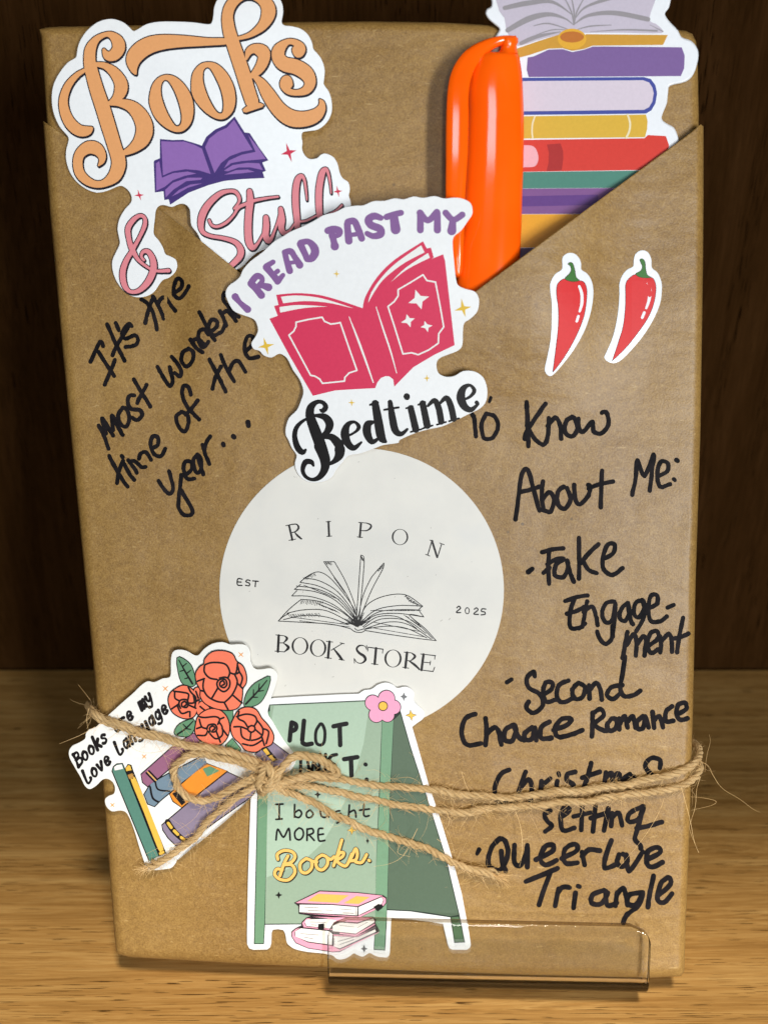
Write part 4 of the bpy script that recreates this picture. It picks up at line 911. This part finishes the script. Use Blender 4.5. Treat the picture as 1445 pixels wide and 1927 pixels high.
b_ = lined('printed_book', ["540,990 580,925 700,858 890,760 910,812 780,905 640,1020 600,1060 562,1045"], (112, 132, 146), 0.04)
p6('spine_band', stroke(H("575,945,6 590,1010,6 625,1035,6"))+stroke(H("605,912,5 622,960,5 690,970,5")), OL, 0.11, b_)
b_ = lined('printed_book', ["690,988 770,920 900,805 1030,850 850,992 762,1066 712,1030"], (226, 138, 40), 0.04)
p6('spine_band', [H("705,985 740,962 785,1035 762,1055")], (30, 24, 24), 0.11, b_)
p6('ribbon', [H("885,838 930,822 985,850 912,884")], (96, 140, 104), 0.11, b_)
b_ = lined('printed_book', ["645,1172 850,1000 1030,858 1215,945 1170,1002 960,1150 790,1272 740,1302 682,1245 652,1200"], (136, 122, 140), 0.04)
p6('spine_band', stroke(H("678,1152,17 710,1200,17 750,1240,16 782,1262,15")), OL, 0.11, b_)
p6('spine_band', stroke(H("682,1160,9 700,1185,9"))+stroke(H("718,1205,9 738,1225,9"))+stroke(H("758,1243,8 776,1256,8")), (226, 180, 70), 0.14, b_)
b_ = lined('printed_book', ["1195,752 1300,683 1392,752 1330,830 1240,810"], (136, 122, 142), 0.04)
p6('spine_band', [H("1230,722 1262,706 1330,785 1300,800")], OL, 0.11, b_); p6('spine_band', [H("1240,726 1260,716 1282,748 1264,758"), H("1272,766 1290,756 1314,784 1298,792")], (226, 180, 70), 0.14, b_)
grn = (96, 140, 104)
for t, vn in (("735,182 790,200 825,245 842,340 785,345 750,300", "745,195,3 780,260,5 825,335,6;790,275,4 815,255,3;765,235,4 790,215,3;800,300,4 780,305,3;775,255,4 752,262,3"), ("1283,293 1268,370 1230,440 1180,468 1132,466 1142,400 1180,345 1230,312", "1265,315,3 1215,375,5 1140,455,6;1215,375,4 1220,335,3;1185,405,4 1185,370,3;1215,380,4 1245,375,3;1180,415,4 1210,415,3"), ("718,622 750,572 830,545 836,600 800,645 740,642", "830,555,3 785,600,5 735,635,5;790,595,4 770,575,3;785,600,4 815,605,3")):
    o = lined('printed_leaf', [t], grn, 0.18, 1.5, None, True)
    fs = []
    for ln in vn.split(';'): fs += stroke(H(ln))
    p6('leaf_vein', fs, OL, 0.25, o)
lined('printed_leaf', ["975,485 1065,485 1062,540 1040,580"], grn, 0.18, 1.5)
lined('printed_leaf', ["1020,700 1060,660 1110,720 1100,745 1040,735"], grn, 0.18, 1.5)
cor = (240, 120, 88)
def rose(sil, lines, base):
    o = lined('printed_rose', [sil], cor, base, 2.1, None, True)
    fs = []
    for ln in lines.split(';'): fs += stroke(H(ln), 5.6*H.s)
    p6('petal_line', fs, OL, base+0.07, o)
rose("690,402 712,375 760,348 800,352 832,378 862,402 862,440 852,490 830,530 780,540 730,520 700,490 684,440", "775,470 790,455 780,440 762,450 765,470 790,475 800,455 790,430 755,432 745,455 755,480;720,385 722,420 745,435;715,380 760,385 800,395 800,420 795,440;745,455 715,475 700,485;735,465 760,510 800,500;800,450 835,445 830,400;800,460 845,480;830,400 845,420 840,470;800,352 812,380 830,400;860,430 840,445;810,500 810,530", 0.26)
rose("835,370 862,360 870,410 858,440 840,420", "845,380 860,420", 0.24)
rose("850,480 880,440 925,480 900,500 862,520", "870,470 895,490", 0.24)
rose("845,580 862,525 918,488 980,490 1025,530 1042,590 1030,650 990,692 920,692 865,662 842,622", "945,610 958,598 945,585 928,595 930,615 955,620 970,600 955,575 920,580 910,605;865,530 895,535 960,530 985,545 975,575;865,545 880,590 910,600;915,615 900,640 855,640;920,620 960,660 1000,640 1000,590 980,560;985,545 1010,535;965,615 990,680;1000,600 1030,640;880,590 850,600", 0.30)
rose("1052,592 1070,540 1100,492 1150,475 1200,490 1232,540 1270,582 1302,640 1290,692 1240,712 1200,737 1140,727 1110,690 1068,650", "1175,582 1155,592 1155,612 1175,622 1192,610 1192,590 1175,582;1100,500 1095,540 1130,560 1150,590;1085,530 1140,515 1190,525 1205,555 1190,585;1070,590 1110,590 1150,605;1110,600 1120,650 1170,670 1230,650 1240,600 1205,550;1170,625 1165,668;1195,605 1235,640;1120,690 1180,700 1235,670;1240,600 1275,620 1260,690;1235,650 1250,700", 0.30)
rose("845,275 870,235 893,220 900,188 940,150 1000,142 1060,160 1085,205 1120,230 1140,280 1140,330 1120,362 1118,400 1110,450 1082,482 1030,490 960,480 900,450 873,410 873,372 850,325", "1000,345 1015,335 1005,318 988,328 990,350 1012,358 1028,340 1020,312 990,308 970,330 978,362 1010,382 1040,360 1045,320 1022,297 985,302;900,222 940,210 1000,213 1030,230 1045,268 1035,300;897,225 895,265 925,300 970,310;893,305 888,360 915,410 970,440 1010,445;855,320 895,305;1045,270 1080,275 1092,212;1090,225 1100,265 1080,278;1075,282 1090,330 1060,400 1015,445;1088,330 1120,362;1060,400 1118,450;1012,445 1035,488;1100,262 1120,300 1108,345;872,375 893,380;975,360 940,420", 0.38)
for t in ("650,350 665,364;680,350 664,364;652,378 664,364;678,378 664,364", "1098,150 1111,163;1124,152 1111,163;1098,175 1111,163;1124,176 1111,163", "527,755 540,765;552,754 540,765;530,776 540,765;550,776 540,765", "342,1042 352,1052;364,1042 352,1052;342,1062 352,1052;362,1062 352,1052"):
    fs = []
    for ln in t.split(';'):
        q = H(ln); fs += stroke([(q[0][0], q[0][1], 0.5), (q[1][0], q[1][1], 1.1)], straight=True)
    p6('printed_star', fs, (236, 160, 84), 0.04)

# ------------------------------------------------------------------ acrylic stand
def stand():
    # profile in the plane of N and the parcel's own up direction: lip, bend, ledge under the parcel, back rest
    up = (Flat(0).pt(752, 100)-Flat(0).pt(752, 1815)); up = (up - N*up.dot(N)).normalized()
    right = up.cross(N).normalized()
    O_ = Flat(0).pt(918, 1822)
    t = thing('display_stand', 'clear acrylic easel stand with a low rounded front lip holding up the parcel', 'display stand', Vector((O_.x, O_.y, 0)))
    def loc(x, y, wv):
        p = Flat(wv).pt(x, y)-O_; return p.dot(right), p.dot(up)
    wl, th, rb = 3.2e-3, 2.2e-3, 5.0e-3
    xl, _ = loc(617, 1790, 4.5); xr, _ = loc(1222, 1800, 4.5); _, yt = loc(900, 1735, 4.5); _, yt2 = loc(1190, 1743, 4.5); _, yt1 = loc(640, 1728, 4.5)
    vb = -0.0042
    # centre line (n, v): lip top -> down -> quarter bend -> back under the parcel
    cen = [(wl+th/2, yt)]
    k = 10
    for i in range(1, k): cen.append((wl+th/2, yt+(vb+rb-yt)*i/k))
    for i in range(0, 11):
        a = math.pi/2*i/10; cen.append((wl+th/2-rb+rb*math.cos(a), vb+rb-rb*math.sin(a)))
    for i in range(1, 5): cen.append((wl+th/2-rb-0.030*i/4, vb))
    nu = 24; vs = []; fs = []
    def at(u, n, v): return O_+right*u+N*n+up*v
    rows = []
    for i, (n, v) in enumerate(cen):
        a = cen[max(i-1, 0)]; b = cen[min(i+1, len(cen)-1)]
        tn, tv = b[0]-a[0], b[1]-a[1]; l = math.hypot(tn, tv); on, ov = -tv/l, tn/l
        rows.append((n, v, on, ov))
    R = 0.0055
    for side in (1, -1):
        for n, v, on, ov in rows:
            d = yt-v if n > wl else 1
            cut = 0.0
            if n >= wl+th/2-1e-6 and 0 <= d < R: cut = R-math.sqrt(max(0, R*R-(R-d)**2))
            for j in range(nu+1):
                u = xl+cut+(xr-xl-2*cut)*j/nu
                tip = (yt2-yt1)*((u-xl)/(xr-xl)-0.5)*min(1, max(0, (v-vb)/(yt-vb)))
                vs.append(at(u, n+side*on*th/2, v+side*ov*th/2+tip*0.6))
    nr = len(rows); st_ = nu+1; hf = nr*st_
    for i in range(nr-1):
        for j in range(nu):
            a = i*st_+j; fs.append([a, a+1, a+st_+1, a+st_]); fs.append([hf+a, hf+a+st_, hf+a+st_+1, hf+a+1])
    for i in range(nr-1):
        for j in (0, nu):
            a = i*st_+j; fs.append([a, a+st_, hf+a+st_, hf+a])
    for j in range(nu):
        for i in (0, nr-1):
            a = i*st_+j; fs.append([a, hf+a, hf+a+1, a+1])
    o = mesh_obj('front_lip', vs, fs, M_ACR, t, False); o.data.materials.append(M_ACR_EDGE)
    for k in range(2*(nr-1)*nu, len(fs)): o.data.polygons[k].material_index = 1
    bm = bmesh.new(); bm.from_mesh(o.data); bmesh.ops.recalc_face_normals(bm, faces=bm.faces)
    es = [e for e in bm.edges if len(e.link_faces) == 2 and e.calc_face_angle(0) > 1.0]
    bmesh.ops.bevel(bm, geom=es, offset=0.0003, segments=2, affect='EDGES', profile=0.5)
    for f in bm.faces: f.smooth = True
    bm.to_mesh(o.data); bm.free()
    # the back rest behind the parcel and its foot
    vs = []; fs = []
    for (n0, v0), (n1, v1) in (((-0.0275, -0.003), (-0.0300, 0.11)), ((-0.0305, 0.105), (-0.060, None))):
        if v1 is None:
            q = at(0, n1, 0); v1 = v0-0.13
            lo = at(0, n1, v1); v1 += (0.001-lo.z)/up.z
        i0 = len(vs)
        for u in (xl+0.012, xr-0.012):
            for n, v in ((n0, v0), (n1, v1)):
                for e in (0, -th): vs.append(at(u, n+e, v))
        f_ = [(0, 1, 3, 2), (4, 6, 7, 5), (0, 2, 6, 4), (1, 5, 7, 3), (0, 4, 5, 1), (2, 3, 7, 6)]
        fs += [[i0+k for k in q] for q in f_]
    o = mesh_obj('back_rest', vs, fs, M_ACR, t)
    bm = bmesh.new(); bm.from_mesh(o.data); bmesh.ops.recalc_face_normals(bm, faces=bm.faces); bm.to_mesh(o.data); bm.free()
stand()

# ------------------------------------------------------------------ jute twine
twine = thing('jute_twine', 'frayed natural jute twine wound round the parcel and tied in a bow', 'twine', Flat(4).pt(510, 1470))
rt = random.Random(11)
fuzz_v = []; fuzz_f = []
def hair(p, d, ln, rad=0.00003, seg=6, curl=1.0, g=0.0):
    q = [p]; d = d.normalized()
    bend = Vector((rt.uniform(-1, 1), rt.uniform(-1, 1), rt.uniform(-1, 1)))*0.35*curl
    for i in range(seg):
        d = (d+bend*0.5+Vector((rt.uniform(-1, 1), rt.uniform(-1, 1), rt.uniform(-1, 1)))*0.16*curl+Vector((0, 0, -g))).normalized()
        q.append(q[-1]+d*ln/seg)
    hair_pts(q, rad)
def hair_pts(q, rad):
    i0 = len(fuzz_v); n = len(q)
    for i, c in enumerate(q):
        t = (q[min(i+1, n-1)]-q[max(i-1, 0)]).normalized()
        a = t.orthogonal().normalized(); b = t.cross(a); r = rad*(1-0.6*i/n)
        for k in range(3): fuzz_v.append(c+(a*math.cos(2.094*k)+b*math.sin(2.094*k))*r)
    for i in range(n-1):
        for k in range(3):
            a = i0+i*3+k; b = i0+i*3+(k+1) % 3; fuzz_f.append([a, b, b+3, a+3])
def cord(name, pts, ply=0.00052, hel=0.00047, pitch=0.0062, fuzz=1.0, plies=3, fray=False, ph=0.0):
    """pts: (x, y, w mm) traced on the parcel; twisted plies swept along it"""
    q = spline(pts, False, 10)
    p3 = [Flat(w_).pt(x, y) for x, y, w_ in q]
    # resample evenly
    ds = [0.0]
    for a, b in zip(p3, p3[1:]): ds.append(ds[-1]+(b-a).length)
    L_ = ds[-1]; n = max(8, int(L_/0.00055)); path = []; j = 0
    for i in range(n+1):
        s = L_*i/n
        while j < len(ds)-2 and ds[j+1] < s: j += 1
        t = (s-ds[j])/max(1e-9, ds[j+1]-ds[j]); path.append(p3[j].lerp(p3[j+1], t))
    path = [p+Vector((noise.noise(p*160), noise.noise(p*160+Vector((9, 0, 0))), noise.noise(p*160+Vector((0, 7, 0)))))*0.0006 for p in path]
    vs = []; fs = []; uv = []; ns = 9
    for k in range(plies):
        rows = []
        for i, p in enumerate(path):
            t = (path[min(i+1, n)]-path[max(i-1, 0)]).normalized()
            a = (N-t*N.dot(t)).normalized(); b = t.cross(a)
            s = L_*i/n; an = ph+2*math.pi*(k/plies+s/pitch)+0.5*noise.noise(Vector((s*300, k, ph)))
            en = 1.0
            spread = 1.0 + (1.6*max(0, 1-(L_-s)/0.006)**2 if fray else 0)
            h = hel*spread*(1+0.38*noise.noise(Vector((s*200, 5+k, ph))))
            c = p+(a*math.cos(an)+b*math.sin(an))*h
            rows.append((c, t, a, b, ply*(1+0.32*noise.noise(Vector((s*260, 31+k, ph))))*(0.45 if fray and L_-s < 0.0008 else 1), s))
        i0 = len(vs)
        for i, (c, t, a, b, r, s) in enumerate(rows):
            tt = (rows[min(i+1, n)][0]-rows[max(i-1, 0)][0]).normalized()
            a2 = (a-tt*a.dot(tt)).normalized(); b2 = tt.cross(a2)
            for m in range(ns):
                an = 2*math.pi*m/ns + s*420
                vs.append(c+(a2*math.cos(an)+b2*math.sin(an))*r*(1+0.12*noise.noise(Vector((m*1.7, s*900, k))))); uv.append((m/ns*0.35+k*0.37, s*60))
        for i in range(n):
            for m in range(ns):
                a = i0+i*ns+m; b = i0+i*ns+(m+1) % ns; fs.append([a, b, b+ns, a+ns])
        fs.append([i0+m for m in range(ns)][::-1]); fs.append([i0+n*ns+m for m in range(ns)])
    o = mesh_obj(name, vs, fs, M_JUTE, twine, True, uv)
    R = ply+hel
    m_ = int(L_/0.00020*fuzz)
    for _ in range(m_):
        i = rt.randint(1, n-1); p = path[i]; t = (path[i+1]-path[i-1]).normalized()
        if (p-CAM).dot(N)-D0 < -0.0004 and rt.random() < 0.85: continue
        a = (N-t*N.dot(t)).normalized(); b = t.cross(a); an = rt.uniform(0, 6.28)
        rd = a*math.cos(an)+b*math.sin(an); tg = b*math.cos(an)-a*math.sin(an)
        if rt.random() < 0.62:        # lying along the twist
            hair(p+rd*R*0.96, t*rt.choice((1, 1, -1))+tg*0.6+rd*rt.uniform(0.0, 0.35), rt.uniform(0.0015, 0.004), 0.000036, 4, 0.5)
        else:
            hair(p+rd*R*0.9, t*rt.uniform(-1, 1)+rd*rt.uniform(0.5, 1.4), rt.uniform(0.0015, 0.0065) if rt.random() < 0.88 else rt.uniform(0.007, 0.014), 0.000032, 6, 1.0)
    if fray:
        e = path[-1]; t = (path[-1]-path[-8]).normalized()
        for _ in range(70): hair(path[-rt.randint(1, 6)]+N*rt.uniform(-.6, .6)*1e-3, t+Vector((rt.uniform(-1, 1), rt.uniform(-1, 1), rt.uniform(-1, 1)))*0.4, rt.uniform(0.002, 0.0055), 0.00004, 5, 0.7)
    return o
def W(zf, txt):
    out = []
    for tok in txt.split():
        x, y, w_ = [float(v) for v in tok.split(',')]; a = zf("%f,%f" % (x, y))[0]; out.append((a[0], a[1], w_))
    return out
# the winding on the left, from behind the parcel to the knot
cord('winding', W(H, "212,458,-6 216,474,-2.5 240,508,2.4 300,545,3.4 380,572,3.9 520,612,3.9 660,655,4.0 790,695,4.2 940,722,4.2 1090,752,4.4 1210,800,5.0 1275,850,5.0"), fuzz=1.0, ph=0.4)
cord('winding', W(H, "228,488,-6 226,502,-2.5 246,528,2.0 310,568,2.6 400,592,3.4 540,632,3.6 700,676,3.6 820,700,3.4 900,725,3.4 1000,765,3.5 1120,800,3.9 1240,850,4.0"), fuzz=0.9, ph=1.9, ply=0.00050, hel=0.00047)
# the loop lying to the left
cord('bow_loop', W(H, "1240,845,5.5 1150,812,5.0 1030,785,4.6 900,755,4.4 800,752,4.2 735,800,3.7 712,860,3.6 735,935,3.6 790,995,3.8 870,1018,4.0 960,1000,4.2 1060,955,4.4 1150,915,4.8 1240,880,5.4"), fuzz=1.2, ph=1.0, ply=0.00053, hel=0.0005)
# the tail to the lower left
cord('tail', W(H, "1250,880,5.0 1180,945,4.4 1100,1005,3.9 1000,1065,3.6 930,1130,3.5 870,1205,3.4 790,1280,3.4 700,1345,3.2 620,1390,3.0 565,1418,2.8"), fuzz=1.2, fray=True, ph=0.2)
# the loop lying to the right
cord('bow_loop', W(I, "215,640,5.6 245,590,6.2 285,540,6.2 340,500,5.6 420,490,4.8 500,515,4.2 565,560,3.9 588,585,3.9 560,602,4.2 480,600,4.6 390,610,5.2 300,632,5.6 225,650,5.2"), fuzz=1.3, ph=2.2, ply=0.00058, hel=0.00056)
# the two windings on the right
cord('winding', W(I, "215,620,4.6 330,622,4.2 460,612,3.6 580,620,3.3 700,642,2.9 860,660,2.7 1050,680,2.5 1200,692,2.4 1330,705,2.3 1440,714,2.2") + W(O, "120,292,2.2 260,298,2.2 400,282,2.2 550,266,2.2 700,246,2.2 850,224,2.2 980,196,2.2 1062,170,1.9 1108,135,0.6 1122,100,-2.5 1112,62,-8 1100,40,-14"), fuzz=1.1, ph=0.7)
cord('winding', W(I, "200,640,4.6 300,650,4.3 420,660,3.6 560,690,2.9 700,725,2.6 850,756,2.4 1000,778,2.3 1150,797,2.2 1300,802,2.1 1420,798,2.1") + W(O, "60,354,2.1 180,350,2.1 330,340,2.1 480,324,2.1 640,305,2.1 800,286,2.1 930,268,2.1 1040,245,1.9 1100,212,0.6 1126,172,-2.5 1124,140,-8 1108,110,-14"), fuzz=1.1, ph=2.9)
# the tail to the lower right
cord('tail', W(I, "190,640,5.6 260,665,5.2 350,705,4.4 450,760,3.5 560,822,2.9 680,878,2.7 800,922,2.7 930,962,2.7 1070,1005,2.6 1200,1062,2.6 1320,1115,2.8 1480,1172,3.0"), fuzz=1.1, fray=True, ph=1.4, ply=0.00050)
# the knot
for ps, ph in (("130,585,4.2 160,545,6.0 205,560,6.8 215,610,7.0 195,665,6.6 165,695,5.2 150,700,3.2", 0.1), ("150,690,4.0 140,630,6.4 165,575,7.0 190,545,6.4 200,530,4.8", 1.3), ("235,560,4.4 250,600,6.8 225,650,7.2 180,680,6.4 150,660,4.4", 2.4), ("100,610,4.6 160,620,6.2 230,640,6.4 300,650,4.8", 0.8)):
    cord('knot', W(I, ps), fuzz=0.7, ph=ph, ply=0.00058, hel=0.00056)
# long stray fibres
def stray(zf, txt, rad=0.00006):
    q = spline(W(zf, txt), False, 6); hair_pts([Flat(c).pt(a, b) for a, b, c in q], rad)
stray(O, "1110,120,2 1165,150,4 1185,190,5 1230,255,6 1310,305,7 1370,350,7 1408,368,8"); stray(O, "1130,200,2 1112,260,4 1105,340,5 1085,410,5 1080,450,4 1120,552,5")
stray(O, "1085,295,2 1140,300,4 1200,315,5 1180,335,5 1085,358,3"); stray(O, "1040,250,3 1080,400,5 1100,500,5 1122,555,4"); stray(O, "960,300,3 940,360,5 890,450,6 830,530,6 740,635,5")
stray(O, "1150,180,2 1160,100,4 1175,40,5 1170,5,5"); stray(O, "270,360,3 295,440,4 302,540,4 290,620,3"); stray(O, "20,180,3 40,240,4 60,280,3"); stray(O, "0,350,3 60,330,5 120,360,4 150,400,4")
stray(H, "220,430,2 190,390,4 150,340,6"); stray(H, "250,590,3 160,640,5 40,690,6"); stray(H, "215,480,2 200,540,3 210,610,3"); stray(H, "1180,1000,4 980,1020,6 900,960,6 840,1060,5"); stray(H, "500,620,5 460,700,6 560,745,5 740,710,5")
stray(I, "1040,900,4 960,1050,5 880,1100,5 790,1115,4"); stray(I, "720,700,4 740,760,6 715,860,5"); stray(I, "1230,690,4 1260,640,6 1310,600,6 1290,580,6"); stray(I, "1180,680,4 1175,720,5 1215,735,5 1235,690,4", 0.00006); stray(I, "1200,800,3 1220,870,4 1170,930,4"); stray(I, "1150,960,4 1190,985,5 1235,985,5"); stray(I, "900,620,3 980,610,5 1030,625,5 1060,650,3"); stray(I, "1400,1150,3 1420,1210,3 1440,1240,3"); stray(I, "940,990,3 930,1040,3 1000,1060,3")
o = mesh_obj('loose_fibres', fuzz_v, fuzz_f, M_FUZZ, twine)
o['kind'] = 'stuff'
